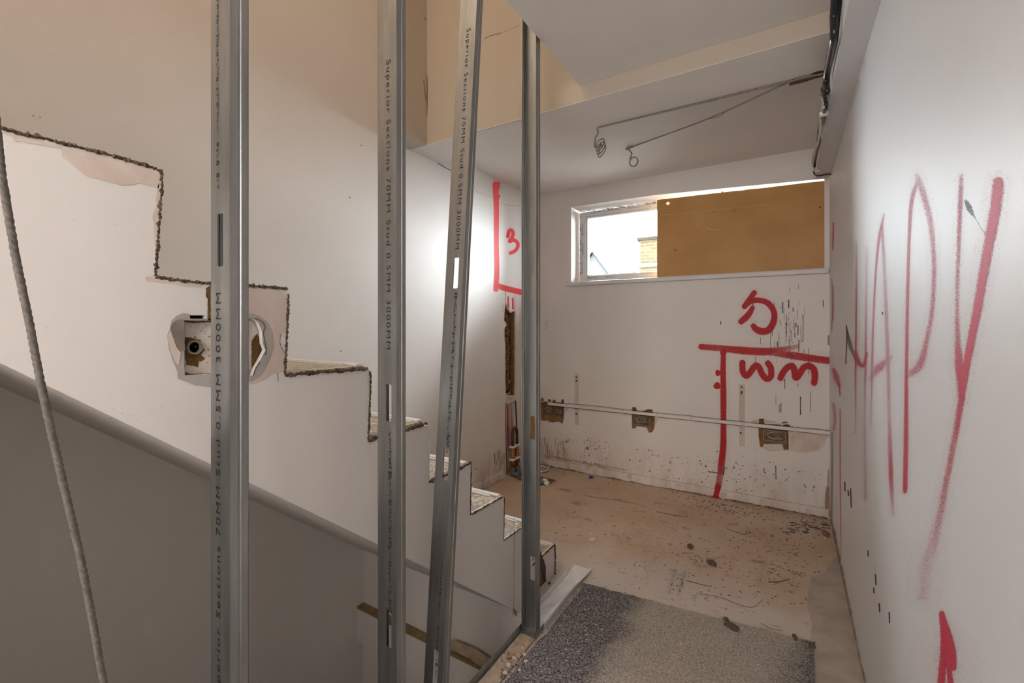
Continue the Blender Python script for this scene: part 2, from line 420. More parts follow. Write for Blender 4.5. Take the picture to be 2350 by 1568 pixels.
def patch(name, px, plane, off, mat, parent, jag=0.0, thick=None):
    """irregular flat patch traced on its wall"""
    pts = [Vector((p[0], p[1])) for p in px]
    if jag:
        q = []
        for i in range(len(pts)):
            a, b = pts[i], pts[(i + 1) % len(pts)]; k = max(1, int((b - a).length / 5))
            q += [a.lerp(b, j / k) + Vector((random.uniform(-jag, jag), random.uniform(-jag, jag))) for j in range(k)]
        pts = q
    pts = [P(p.x, p.y, **plane) + off for p in pts]
    return plate(name, pts, [], thick, mat, parent)
def crop_pts(lst, ox, oy, s): return [(ox + a / s, oy + b / s) for a, b in lst]

# ------------------------------------------------------------------ the setting
ZLOW = -2.55
# far wall with its window opening and the cut-outs for the socket boxes
YREV = 3.79
XWL, ZSILL, ZHL, ZHR, XWR = -1.6125, 1.655, 2.309, 2.246, 0.205
win_hole = [Vector((XWL, YF, ZSILL)), Vector((XWR, YF, ZSILL)), Vector((XWR, YF, ZHR)), Vector((-0.3, YF, 2.274)), Vector((-0.9, YF, 2.305)), Vector((XWL, YF, ZHL))]
def fp(lst): return [P(u, v, y=YF) for u, v in lst]
chA = crop_pts([(86, 490), (100, 432), (125, 432), (128, 470), (172, 470), (175, 445), (202, 447), (205, 475), (222, 475), (224, 450), (252, 452), (252, 480), (312, 485), (316, 445), (342, 448), (342, 640), (330, 705), (298, 700), (290, 685), (240, 690), (222, 698), (205, 690), (172, 688), (165, 670), (130, 680), (92, 670)], 1220, 820, 4.6125)
chB = crop_pts([(1060, 590), (1062, 530), (1105, 530), (1115, 570), (1175, 575), (1230, 550), (1280, 555), (1285, 590), (1305, 620), (1300, 750), (1275, 800), (1240, 800), (1215, 745), (1110, 730), (1105, 758), (1062, 755)], 1220, 820, 4.6125)
chC = crop_pts([(500, 840), (530, 838), (535, 870), (640, 875), (642, 857), (670, 857), (678, 880), (680, 1028), (650, 1028), (640, 992), (530, 994), (525, 1010), (508, 1010), (498, 940)], 1550, 640, 2.6125)
chases = [fp(chA), fp(chB), fp(chC)]
wall_far = struct(plate('wall_far', [Vector((XL - 0.1, YF, -0.1)), Vector((XR + 0.1, YF, -0.1)), Vector((XR + 0.1, YF, 2.75)), Vector((XL - 0.1, YF, 2.75))], [win_hole] + chases, Vector((0, 0.28, 0)), 'paint_far'))
for ch in chases:
    xs = [p.x for p in ch]; zs = [p.z for p in ch]
    box('chase_backing', (min(xs) - 0.01, YF + 0.022, min(zs) - 0.01), (max(xs) + 0.01, YF + 0.05, max(zs) + 0.01), 'chase_brown', wall_far)

# left wall: runs from the kitchen along the stair, with a chase hacked out for pipes
lp = dict(x=XL)
hole_up = [P(u, v, **lp) for u, v in crop_pts([(155, 170), (185, 255), (215, 300), (272, 275), (275, 500), (275, 900), (275, 1180), (272, 1300), (200, 1312), (155, 1275), (150, 1000), (152, 700), (142, 600), (140, 500), (165, 440), (138, 400), (140, 330)], 1130, 660, 5.225)]
hole_lo = [P(u, v, **lp) for u, v in [(1163, 926), (1172, 920), (1182, 921), (1186, 985), (1191, 1075), (1191, 1084), (1164, 1090), (1162, 1000)]]
wall_left = struct(plate('wall_left', [Vector((XL, -1.7, ZLOW)), Vector((XL, YF + 0.05, ZLOW)), Vector((XL, YF + 0.05, 4.9)), Vector((XL, -1.7, 4.9))], [hole_up, hole_lo], Vector((-0.12, 0, 0)), 'paint_left'))
box('chase_backing', (XL - 0.09, 3.0, 0.68), (XL - 0.065, 3.5, 1.5), 'chase_brown', wall_left)
box('chase_backing', (XL - 0.06, 3.0, -0.02), (XL - 0.045, 3.55, 0.70), 'plaster_pink', wall_left)
bm = bmesh.new()                                   # broken brick and mortar down the near side of the chase
for i in range(26):
    c = P(1160 + random.uniform(0, 5), 735 + i * 6.4, x=XL - 0.03)
    M = Matrix.Translation(c) @ Matrix.Rotation(random.uniform(0, 3), 4, Vector((random.random(), random.random(), 1)).normalized())
    bmesh.ops.create_icosphere(bm, subdivisions=1, radius=random.uniform(0.018, 0.036), matrix=M)
for v in bm.verts: v.co += Vector((random.uniform(-1, 1), random.uniform(-1, 1), random.uniform(-1, 1))) * 0.006
from_bm('broken_masonry', bm, 'cut_brown', wall_left)
cen = sum(hole_up, Vector()) / len(hole_up); lin = [cen + (p - cen) * 0.975 for p in hole_up]; nl = len(lin)
mesh('chase_lining', [p + Vector((-.008, 0, 0)) for p in lin] + [p + Vector((-.066, 0, 0)) for p in lin], [(i, (i + 1) % nl, nl + (i + 1) % nl, nl + i) for i in range(nl)], 'chase_brown', wall_left)
ragged('torn_edge', hole_up + hole_up[:1], 0.006, 'bare_plaster', wall_left, 0.012)
tube('pipe_end', [P(1163, 898, x=XL - 0.04), P(1164, 898, x=XL - 0.015)], 0.017, 'black_void', wall_left, curve=False)
patch('loose_plaster', crop_pts([(160, 1310), (215, 1290), (265, 1300), (268, 1340), (235, 1375), (180, 1395), (160, 1375)], 1130, 660, 5.225), dict(x=XL + 0.003), Vector((0, 0, 0)), 'plaster_white', wall_left, 0.5, Vector((-0.02, 0, 0)))

wall_right = struct(box('wall_right', (XR, -1.7, -0.1), (XR + 0.12, YF + 0.05, 2.75), 'paint_right'))
wall_back = struct(box('wall_back', (XL, -1.82, ZLOW), (XR + 0.12, -1.70, 4.9), 'paint_wall'))
# upper stairwell: its end wall, a short nib, the floor edge over the landing
wall_stairwell = struct(box('wall_stairwell', (XL - 0.05, YN, ZB + 0.002), (XE + 1.15, YN + 0.10, 4.9), 'paint_cream'))
nib = [(XL - 0.05, 1.80), (XL, 1.80), (-1.865, 1.72), (-1.865, YN), (XL - 0.05, YN)]
mesh('nib', [(x, y, z) for z in (ZB + .0002, 4.9) for x, y in nib], [(4, 3, 2, 1, 0), (5, 6, 7, 8, 9)] + [(i, (i + 1) % 5, 5 + (i + 1) % 5, 5 + i) for i in range(5)], 'paint_cream', wall_stairwell)
ceiling = struct(box('ceiling', (XL - 0.05, YB - 0.02, ZC), (XR + 0.1, YF + 0.05, ZC + 0.25), 'paint_ceiling'))
beam = struct(box('trim_1', (XL - 0.02, YN - 0.0015, ZB), (XR + 0.05, YB, ZB + 0.0018), 'paint_ceiling'), 'plastered ceiling beam between kitchen and landing')
box('beam_core', (XL - 0.02, YN + 0.101, ZB + 0.0016), (XR + 0.05, YB, ZC + 0.25), 'paint_ceiling', beam)
ceiling_landing = struct(box('ceiling_landing', (XE, -1.7, ZL), (XR + 0.1, YN - 0.001, ZL + 0.30), 'paint_ceiling'))
wall_upper = struct(box('wall_upper', (XE + 1.0, -1.7, ZL + 0.3), (XE + 1.1, YN - 0.001, 4.9), 'paint_wall'))
roof = struct(box('ceiling_upper', (XL - 0.1, -1.82, 4.9), (XR + 0.12, YN + 0.1, 5.0), 'paint_wall'))
# boxing along the top of the right-hand wall
XB, ZBX = 0.150, 2.235
boxing = struct(box('trim_2', (XB, -1.7, ZBX), (XR + 0.02, 3.50, ZC + 0.1), 'paint_right', bev=0.003), 'white boxing along the top of the right wall')

struct(box('wall_landing', (-1.0, -1.7, -0.2), (-0.93, -0.25, ZL), 'paint_wall'))  # added unseen partition, keeps the fill out of the lower stairwell

# floor with a void on the stair side
FX = -0.955
floor = struct(mesh('floor', [(FX, -1.7, 0), (XR + 0.05, -1.7, 0), (XR + 0.05, YF + 0.05, 0), (XL - 0.08, YF + 0.05, 0), (XL - 0.08, YU, 0), (FX, YU, 0),
    (FX, -1.7, -0.27), (XR + 0.05, -1.7, -0.27), (XR + 0.05, YF + 0.05, -0.27), (XL - 0.08, YF + 0.05, -0.27), (XL - 0.08, YU, -0.27), (FX, YU, -0.27)],
    [(0, 1, 2, 3, 4, 5), (11, 10, 9, 8, 7, 6)] + [(i, (i + 1) % 6 + 0, (i + 1) % 6 + 6, i + 6) for i in range(6)], 'screed'))
sp = [P(u, v, z=0.0) for u, v in [(1862, 1478), (1868, 1400), (1858, 1385), (1855, 1330), (1850, 1300)]]
strip = [(0.078, -1.6, 0.002), (0.078, 2.16, 0.002), (0.088, 2.30, 0.002), (0.075, 2.42, 0.002), (0.082, 2.55, 0.002), (0.10, 2.72, 0.002), (0.16, 2.80, 0.002), (0.20, 2.95, 0.002), (XR, 3.05, 0.002), (XR, -1.6, 0.002)]
plate('cement_strip', [Vector(p) for p in strip], [], None, 'screed_strip', floor)
# below the landing: wall under the floor edge, boxed beam, lower floor
wall_lower = struct(box('wall_lower', (XL - 0.05, YU - 0.004, ZLOW), (FX, YU + 0.1, -0.002), 'paint_wall'))
box('wall_top', (XL, YU - 0.004, -0.003), (XS - 0.014, YU + 0.03, 0.05), 'paint_wall', wall_lower)
ledge = struct(mesh('trim_3', [(XL, YU, -0.262), (FX + 0.02, YU, -0.262), (FX + 0.02, 1.628, -0.275), (XL, 1.628, -0.275), (XL, YU, -0.45), (FX + 0.02, YU, -0.45), (FX + 0.02, 1.628, -0.45), (XL, 1.628, -0.45)],
    [(0, 3, 2, 1), (3, 7, 6, 2), (4, 5, 6, 7), (0, 4, 7, 3), (1, 2, 6, 5), (0, 1, 5, 4)], 'paint_wall'), 'boxed beam under the floor edge, its plaster knocked off')
box('bare_top', (XL + 0.001, 1.629, -0.2755), (FX, YU, -0.261), 'timber_dirty', ledge)
struct(box('floor_lower', (XL - 0.1, -1.8, ZLOW - 0.1), (XR, 3.6, ZLOW), 'screed'))
struct(box('wall_landing_edge', (FX, -1.7, ZLOW), (FX + 0.1, YU + 0.05, -0.268), 'paint_wall'))

# ------------------------------------------------------------------ skirting
def skirting(name, a, b, h, nrm, mat):
    ps = densify([Vector(a), Vector(b)], 0.02); t = []
    top = [p + Vector((0, 0, h + random.uniform(-0.001, 0.001))) for p in ps]
    g = 0.0; low = []
    for p in ps:
        g += random.uniform(-0.004, 0.004); g = min(max(g, 0.0), 0.022)
        low.append(p + Vector((0, 0, 0.004 + g)))
    v, f = [], []
    for l, tp in zip(low, top): v += [l, l + nrm * 0.009, tp + nrm * 0.009, tp + nrm * 0.006 + Vector((0, 0, 0.002)), tp]
    for i in range(len(ps) - 1):
        for k in range(4): f.append((i * 5 + k, (i + 1) * 5 + k, (i + 1) * 5 + k + 1, i * 5 + k + 1))
    return struct(mesh(name, v, f, mat))
bf = skirting('baseboard_far', (XL + 0.02, YF, 0), (XR - 0.005, YF, 0), 0.068, Vector((0, -1, 0)), 'paint_far')
skirting('baseboard_left', (XL, 2.05, 0), (XL, 3.09, 0), 0.068, Vector((1, 0, 0)), 'paint_left')
ragged('dirt_line', [(XL + 0.02, YF - 0.002, 0.006), (XR - 0.01, YF - 0.002, 0.006)], 0.005, 'cut_brown', bf, 0.02, 0.6, 0.6)  # ragged brown line along the foot of the skirting
ragged('dirt_line', [(XL + 0.02, YF - 0.009, 0.0695), (XR - 0.01, YF - 0.009, 0.0695)], 0.0012, 'cut_brown', bf, 0.03, 0.6, 0.3)  # thin brown line along the top edge of the skirting
for (u, v, r) in [(1350, 1074, 6), (1445, 1094, 6.5), (1557, 1117, 8), (1660, 1137, 9), (1753, 1152, 10), (1857, 1172, 9)]:
    patch('filler_patch', [(u + r * math.cos(t * .7) * random.uniform(.9, 1.1), v + r * 1.05 * math.sin(t * .7)) for t in range(9)], dict(y=YF - 0.0095), Vector((0, 0, 0)), 'bare_plaster', bf)

# ------------------------------------------------------------------ window
win = bpy.data.objects.new('window_1', None); COL.objects.link(win); win.location = (-1.2, YREV, ZSILL)
struct(win, 'white plastic window with printed protective tape')
yf0, yf1 = YREV - 0.03, YREV + 0.04
fx0, fx1 = P(1331, 560, y=yf0).x, 0.16
gx0 = P(1347, 560, y=yf0).x
zt, zb = 2.292, 1.690
gt, gb = P(1347, 500, y=yf0).z, P(1430, 626, y=yf0).z
def frame_piece(name, lo, hi): return box(name, lo, hi, 'pvc_white', win, bev=0.004)
frame_piece('frame_stile', (fx0, yf0, zb - 0.04), (gx0 - 0.012, yf1, zt))
frame_piece('frame_rail', (gx0 - 0.012, yf0, gt + 0.012), (fx1, yf1, zt))
frame_piece('frame_rail', (gx0 - 0.012, yf0, zb - 0.04), (fx1, yf1, gb - 0.008))
frame_piece('frame_mullion', (-0.86, yf0, gb - 0.008), (-0.80, yf1, gt + 0.012))
frame_piece('glazing_bead', (gx0 - 0.012, yf0 + 0.016, gb), (gx0, yf1, gt))
frame_piece('glazing_bead', (gx0 - 0.012, yf0 + 0.016, gt), (-0.86, yf1, gt + 0.012))
frame_piece('glazing_bead', (gx0 - 0.012, yf0 + 0.016, gb - 0.008), (-0.86, yf1, gb))
box('pane', (gx0 - 0.005, yf0 + 0.035, gb - 0.004), (-0.86, yf0 + 0.041, gt + 0.006), 'glass', win)
# jamb on the far side of the board, reveal linings are the wall's own
sill_o = box('window_sill', (P(1297, 652, y=YF - 0.035).x, YF - 0.035, 1.617), (XR - 0.002, YREV, 1.650), 'pvc_white', win, bev=0.010)
sill_o.data.materials[0] = MATS['paint_right']

def text_mesh(s, size, spacing=1.0, bold=0.0):
    cu = bpy.data.curves.new('t', 'FONT'); cu.body = s; cu.size = size; cu.space_character = spacing; cu.offset = bold
    cu.resolution_u = 3
    o = bpy.data.objects.new('t', cu); COL.objects.link(o); bpy.context.view_layer.update()
    me = bpy.data.meshes.new_from_object(o.evaluated_get(bpy.context.evaluated_depsgraph_get()))
    bpy.data.objects.remove(o, do_unlink=True); bpy.data.curves.remove(cu)
    return me
def place_text(name, s, width, height, origin, right, up, mat, parent, bold=0.0, spacing=1.1):
    """lettering laid on a surface: width and height of the whole line in metres"""
    me = text_mesh(s, 1.0, spacing, bold); xs = [v.co.x for v in me.vertices]; ys = [v.co.y for v in me.vertices]
    sx = width / (max(xs) - min(xs)); sy = height / 0.72; x0 = min(xs)
    for v in me.vertices: v.co = Vector(origin) + right * ((v.co.x - x0) * sx) + up * (v.co.y * sy)
    return link(name, me, mat, parent)
yt = yf0 - 0.0008
R, U = Vector((1, 0, 0)), Vector((0, 0, 1))
for (u, v, w, t, m) in [(1356, 489.5, 0.10, 'REHAU', 'tape_print'), (1396, 484.5, 0.10, 'REHAU', 'tape_print'), (1440, 480, 0.10, 'REHAU', 'tape_faint'), (1481, 470, 0.09, 'REHAU', 'tape_print'),
                        (1349, 640, 0.095, 'REHAU', 'tape_print'), (1389, 638, 0.10, 'REHAU', 'tape_faint'), (1472, 630, 0.10, 'REHAU', 'tape_faint')]:
    place_text('tape_print', t, w, 0.017, P(u, v, y=yt), R, U, m, win, 0.012)
for (u, v, w) in [(1337.5, 626, 0.11), (1338.5, 584, 0.10), (1338.5, 541, 0.10)]:
    place_text('tape_print', 'REHAU', w, 0.014, P(u, v, y=yt), U, -R, 'tape_print', win, 0.012)
st = Strokes(dict(y=yt), Vector((0, -0.0004, 0)))
for i in range(40):
    u = 1332 + random.random() * 170; v = 486 - (u - 1332) * 0.128 + random.uniform(-1, 2.5); st.line([(u, v), (u + random.uniform(2, 7), v - random.uniform(0.2, 1.2))], 1.0, 0.8, 2)
for i in range(34):
    v = 490 + random.random() * 140; u = 1331.5 + random.uniform(0, 2); st.line([(u, v), (u + random.uniform(-0.5, .5), v + random.uniform(2, 7))], 1.0, 0.8, 2)
st.build('tape_scuff', 'smear_black', win)

# ------------------------------------------------------------------ brown board in the opening
bx0, bx1 = P(1508, 540, y=3.605).x, P(1903, 520, y=3.605).x
btl, btr = P(1508, 459, y=3.605).z, P(1903, 413.5, y=3.605).z
bd = []
for i in range(31):
    t = i / 30; bd.append(Vector((bx0 + (bx1 - bx0) * t, 3.605, btl + (btr - btl) * t + random.uniform(-0.0015, 0.0015))))
bd += [Vector((bx1 + random.uniform(-.003, .003), 3.605, btr - (btr - 1.652) * t / 8)) for t in range(1, 8)]
bd += [Vector((bx1, 3.605, 1.652)), Vector((bx0, 3.605, 1.652))]
bh = [P(1533, 467, y=3.605) + Vector((math.cos(t * math.pi / 8) * 0.013, 0, math.sin(t * math.pi / 8) * 0.013)) for t in range(16)]
board = thing('board_panel', 'brown hardboard sheet propped over the right half of the window', 'board', (-0.35, 3.605, 1.652))
plate('sheet', bd, [bh], Vector((0, 0.006, 0)), 'board_brown', board)
for u, v, r in [(1550, 575, 2), (1882, 476, 2.4), (1658, 441, 2)]:
    st = Strokes(dict(y=3.605), Vector((0, -0.0006, 0))); st.dot((u, v), r); st.build('screw_hole', 'smear_black', board)
st = Strokes(dict(y=3.605), Vector((0, -0.0006, 0)))
st.line([(1515, 494), (1600, 487), (1680, 478), (1760, 470)], 1.2, 0.35)
st.line([(1620, 522), (1635, 528), (1650, 528)], 1.2, 0.5)
for i in range(26): 
    u, v = random.choice([(1610, 505), (1545, 555), (1770, 545), (1630, 500)]); u += random.uniform(-16, 16); v += random.uniform(-12, 12); st.line([(u, v), (u + random.uniform(-3, 3), v + random.uniform(0, 4))], 0.9, 0.4, 2)
st.build('scuff', 'smear_white', board)
for u, v in [(1638, 486), (1684, 484)]:
    c = P(u, v, y=3.603); mesh('torn_flap', [c + Vector((-0.014, 0, -0.006)), c + Vector((0.004, 0, -0.008)), c + Vector((0.016, -0.014, 0.008)), c + Vector((0.002, -0.010, 0.006))], [(0, 1, 2, 3)], 'board_brown', board)

# ------------------------------------------------------------------ graffiti and marks on the far wall
off = Vector((0, -0.0008, 0))
fw = Strokes(dict(y=YF), off); fw.halo = True; fw.soft = 0.34; C = lambda l: crop_pts(l, 1550, 640, 2.6125)
fw.line(C([(472, 85), (455, 110), (435, 138), (415, 165)]), 12)
fw.line(C([(418, 160), (460, 132), (520, 132), (565, 155), (592, 205), (588, 260), (560, 305), (520, 316), (485, 303), (468, 285)]), [12, 12, 12, 13, 13, 14, 15, 15, 14, 12])
fw.line(C([(462, 175), (445, 205), (420, 235), (395, 256)]), [10, 13, 14, 13])
fw.line(C([(455, 130), (465, 155), (462, 180)]), 5, 0.6)
fw.line(C([(155, 408), (260, 416), (400, 430), (540, 437), (640, 426), (735, 405)]), [13, 14, 17, 17, 14, 9], [0.8, 0.7, 0.85, 0.85, 0.6, 0.35])
fw.line(C([(560, 438), (700, 460), (820, 478), (928, 492)]), [14, 17, 16, 15], [0.6, 0.75, 0.8, 0.8])
fw.line(C([(288, 440), (286, 560), (288, 700), (288, 850)]), [11, 12, 13, 12], [1, 1, 1, .95])
fw.line(C([(288, 850), (287, 1000), (277, 1100), (265, 1200), (245, 1300)]), [12, 14, 15, 14, 14], [.95, 0.9, 0.8, 0.55, 0.8])
fw.dot(C([(287, 440)])[0], 9); fw.dot(C([(256, 565)])[0], 8); fw.dot(C([(250, 642)])[0], 9.5)
fw.line(C([(402, 505), (404, 555), (425, 582), (450, 560), (478, 522), (500, 530), (522, 575), (548, 600), (572, 585), (572, 535), (556, 508)]), 13.5)
fw.line(C([(630, 594), (642, 568), (668, 535), (697, 522), (714, 550), (722, 592), (742, 575), (768, 535), (800, 522), (830, 545), (836, 590), (832, 622)]), [13, 14, 14, 14, 15, 15, 14, 14, 14, 15, 15, 14])
fw.build('spray_paint', 'spray_red', wall_far, 'dark red sprayed letters D and wm with lines')
fs_ = Strokes(dict(y=YF - 0.0092), off); fs_.line([(1648, 1118), (1645, 1130), (1642, 1143)], 12, .8); fs_.build('spray_paint', 'spray_red', bf)
# pencil notes
pn = Strokes(dict(y=YF), off)
B_ = lambda l: crop_pts(l, 1130, 660, 5.225)
for l in ([(640, 410), (640, 490)], [(625, 412), (660, 412), (662, 435), (632, 448)], [(632, 448), (668, 462), (660, 485), (615, 492)]): pn.line(B_(l), 1.0, 0.55, 4)
for l in ([(455, 245), (465, 270), (475, 250), (485, 270), (495, 245)], [(520, 265), (520, 245), (530, 260), (545, 243), (550, 265)], [(655, 240), (655, 270), (675, 262), (678, 240), (655, 240)]): pn.line(C(l), 0.9, 0.5, 3)
pn.build('pencil_note', 'smear_grey', wall_far)
sk = Strokes(dict(y=YF), off)
for i in range(70):
    u = random.gauss(1815, 26); v = random.gauss(755, 45)
    if u > 1900 or v < 650: continue
    L = random.uniform(4, 26); sk.line([(u, v), (u + random.uniform(-.6, .6), v + L)], random.uniform(0.8, 2.6), random.uniform(0.25, 0.8), 3)
for u, v, L, w in [(1837, 912, 40, 2.6), (1860, 900, 45, 1.2), (1792, 926, 20, 2), (1788, 930, 16, 1.4), (1801, 870, 22, 1.5), (1654, 738, 7, 2), (1856, 800, 60, 1.2), (1843, 725, 60, 1.4), (1768, 760, 60, 1.0)]: sk.line([(u, v), (u, v + L)], w, 0.75, 4)
for i in range(190):
    u = random.uniform(1290, 1890); v0 = 1000 + (u - 1240) * 0.13; v = v0 + random.uniform(0, 130) * random.random() ** .6
    if v > 1048 + (u - 1240) * 0.178: continue
    sk.dot((u, v), random.choice([0.9, 1.1, 1.4, 2.0]), random.uniform(.4, .9))
for i in range(40):
    u = random.gauss(1352, 18); v = random.gauss(1020, 18); sk.dot((u, v), random.choice([.8, 1, 1.4]), .7)
for i in range(60): sk.dot((random.gauss(1700, 45), random.gauss(1085, 22)), random.choice([.8, 1.1, 1.6, 2.0]), random.uniform(.5, .95))
sk.line([(1780, 1070), (1781, 1100)], 3.5, .5); sk.line([(1625, 1082), (1640, 1085), (1652, 1086)], 2, .7); sk.line([(1662, 1075), (1660, 1090)], 3, .8)
sk.build('splash_mark', 'smear_black', wall_far)
br = Strokes(dict(y=YF), off)
for i in range(46):
    u = random.uniform(1242, 1300); v = 1040 + (u - 1240) * 0.16 - random.uniform(4, 40); br.line([(u, v), (u + random.uniform(-1, 1), v + random.uniform(8, 34))], random.uniform(0.8, 2.2), random.uniform(.25, .7), 3)
for i in range(24): u = random.uniform(1240, 1420); br.line([(u, 1043 + (u - 1240) * .178), (u + random.uniform(10, 30), 1046 + (u - 1240) * .178 + 4)], random.uniform(2, 6), random.uniform(.2, .55), 3)
br.line([(1283, 1018), (1295, 1016), (1305, 1010)], 7, .35)
br.line([(1901, 1120), (1898, 1150), (1900, 1180)], 10, .8); br.line([(1902, 1080), (1900, 1130)], 5, .6); br.line([(1902, 772), (1902, 790)], 5, .8)
br.dot((1348, 1029), 4.5, .9)
br.build('dirt_streak', 'smear_brown', wall_far)
# strips left bare where battens were taken off, with plug holes
for (u0, v0, u1, v1, hs) in [(1319, 857, 1328.5, 976, [(1323, 866), (1323, 874), (1323, 950)]), (1696.6, 881, 1709.6, 1025, [(1702, 889), (1702, 900), (1702, 903), (1700, 994)])]:
    s = patch('bare_strip', [(u0, v0), (u1, v0 + 1), (u1 - .3, (v0 + v1) / 2), (u1, v1), (u0, v1 - 1), (u0 - .8, (v0 + v1) / 2)], dict(y=YF), off, 'plaster_pink', wall_far, .25)
    hh = Strokes(dict(y=YF), off, off)
    for h in hs: hh.dot(h, 2.6, 1)
    hh.build('plug_hole', 'smear_black', s)
patch('bare_patch', crop_pts([(450, 850), (520, 840), (600, 855), (650, 895), (930, 935), (905, 960), (890, 1000), (860, 1030), (760, 1045), (684, 1032), (684, 930), (672, 852), (640, 850), (636, 868), (540, 866), (532, 834), (496, 836), (494, 890)], 1550, 640, 2.6125), dict(y=YF), off, 'bare_plaster', wall_far, 0.6)
patch('bare_patch', crop_pts([(684, 1032), (560, 1036), (520, 1012), (524, 1012), (535, 998), (636, 996), (646, 1032)], 1550, 640, 2.6125), dict(y=YF), off, 'bare_plaster', wall_far, 0.4)
patch('bare_patch', crop_pts([(345, 520), (392, 535), (375, 570), (350, 610), (344, 640)], 1220, 820, 4.6125), dict(y=YF), off, 'plaster_pink', wall_far, .3)
patch('bare_patch', crop_pts([(1305, 640), (1340, 650), (1318, 700), (1303, 740)], 1220, 820, 4.6125), dict(y=YF), off, 'plaster_pink', wall_far, .3)

# ------------------------------------------------------------------ socket boxes and trunking
def socket_box(label, u0, v0, u1, v1, loops, group=None):
    a, b = P(u0, v0, y=YF), P(u1, v1, y=YF); x0, x1 = min(a.x, b.x), max(a.x, b.x)
    zc = (a.z + b.z) / 2; hh = 0.036
    t = thing('socket_box', label, 'socket box', ((x0 + x1) / 2, YF + 0.02, zc - hh), group)
    y0, y1 = YF + 0.004, YF + 0.030
    box('back_plate', (x0, y1 - 0.002, zc - hh), (x1, y1, zc + hh), 'galvanised_dark', t)
    for lo, hi in (((x0, y0, zc - hh), (x0 + .003, y1, zc + hh)), ((x1 - .003, y0, zc - hh), (x1, y1, zc + hh)), ((x0, y0, zc - hh), (x1, y1, zc - hh + .003)), ((x0, y0, zc + hh - .003), (x1, y1, zc + hh))):
        box('side_wall', lo, hi, 'box_steel', t)
    for i in range(loops):
        cx = (x0 + x1) / 2 + random.uniform(-.01, .01); rx = (x1 - x0) * random.uniform(.22, .42); rz = hh * random.uniform(.4, .75); a0 = random.uniform(0, 6)
        pts = [Vector((cx + rx * math.cos(a0 + k * .7), y0 + 0.010 + .004 * math.sin(k * 1.3 + i), zc + rz * math.sin(a0 + k * .7))) for k in range(8)]
        tube('wire', pts, 0.0028, random.choice(['wire_grey', 'wire_grey', 'cable_grey', 'wire_dark']), t, 6, 4)
    return t
socket_box('steel socket box with grey wires, nearest the kitchen corner', 1246.5, 931, 1266, 951.5, 5)
socket_box('steel socket box with coiled wires, second from the kitchen corner', 1271, 934, 1290, 955, 5)
socket_box('wide steel socket box in the middle of the far wall', 1454, 953, 1493.5, 979, 6)
socket_box('wide steel socket box stuffed with wires, next to bare plaster patch', 1752, 987, 1803, 1016, 8)
tr0, tr1 = P(1258, 926.5, y=YF - 0.008), P(1906, 994, y=YF - 0.008)
trunk = thing('cable_trunking', 'thin pale cable trunking clipped along the far wall', 'trunking', tuple(tr0))
dv = Vector((tr1.x - tr0.x, 0, tr1.z - tr0.z))
def along(u, v0=0.0): return P(u, 926.5 + (u - 1258) * 67.5 / 648 + v0, y=YF - 0.008)
def bar(name, a, b, hz, y0, y1, mat, parent):
    z = Vector((0, 0, hz)); v = []
    for p in (a, b):
        for q in (-z, z):
            for y in (y0, y1): v.append(Vector((p.x, y, p.z)) + q)
    return mesh(name, v, [(0, 1, 3, 2), (4, 6, 7, 5), (0, 4, 5, 1), (2, 3, 7, 6), (0, 2, 6, 4), (1, 5, 7, 3)], mat, parent)
bar('cover', tr0, tr1, 0.0105, YF - 0.018, YF - 0.003, 'trunking', trunk)
for u in (1303, 1429, 1508, 1586, 1707, 1825, 1890):
    a = along(u); bar('clip', a + Vector((-.006, 0, 0)), a + Vector((.006, 0, 0)), 0.016, YF - 0.021, YF - 0.001, 'cable_pale', trunk)
pts = [along(1258 + k * 27, -5.2 + random.uniform(-.9, .6)) for k in range(25)]
tube('loose_wire', [(p.x, YF - 0.006, p.z) for p in pts], 0.0018, 'wire_dark', trunk, 6, 3)
pts = [along(1258 + k * 27, 4.8 + random.uniform(-.4, .4)) for k in range(25)]
tube('loose_wire', [(p.x, YF - 0.006, p.z) for p in pts], 0.0018, 'copper_dark', trunk, 6, 3)
tube('loose_wire', [P(1238, 925, y=YF - .01), P(1248, 921, y=YF - .02), P(1258, 923, y=YF - .02), P(1268, 925, y=YF - .012)], 0.004, 'cable_pale', trunk, 6, 4)
tube('loose_wire', [P(1798, 988, y=YF + .01), P(1797, 980, y=YF - .012), P(1803, 976, y=YF - .014), P(1812, 977, y=YF - .012)], 0.005, 'wire_dark', trunk, 6, 4)

# ------------------------------------------------------------------ graffiti and marks on the left wall
off = Vector((0.0008, 0, 0))
lw = Strokes(dict(x=XL), off)
lw.line([(1137, 424), (1139, 480), (1139, 560), (1140, 620), (1138, 664)], [12, 11, 10, 11, 11], [1, .95, .9, .9, .9])
lw.line([(1144, 421), (1143, 432)], 7, .8); lw.line([(1145, 450), (1142, 455)], 6, .8)
lw.line([(1138, 652), (1150, 659), (1168, 664), (1197, 671)], [8, 12, 12, 12], .85)
D_ = lambda l: crop_pts(l, 1100, 400, 2.09)
lw.line(D_([(137, 298), (142, 275), (152, 268), (162, 282), (156, 305), (145, 322), (165, 316), (182, 328), (184, 348), (170, 368), (150, 378)]), 7.5, .95)
lw.line(D_([(138, 590), (139, 650)]), 4.5, .6); lw.line(D_([(160, 596), (162, 645)]), 4.5, .6)
lw.line([(1137, 415), (1143, 410), (1150, 414)], 14, .25)
lw.build('spray_paint', 'spray_bright', wall_left, 'bright red sprayed bracket and letter B')
lw = Strokes(dict(x=XL - 0.040), off)
lw.line([(1164, 932), (1164, 975), (1166, 1010), (1168, 1035)], [5, 7, 7, 5], [.8, .7, .5, .3]); lw.line([(1177, 930), (1177, 985)], 7, .35)
lw.build('spray_paint', 'spray_pink', wall_left)
cr = Strokes(dict(x=XL), off)
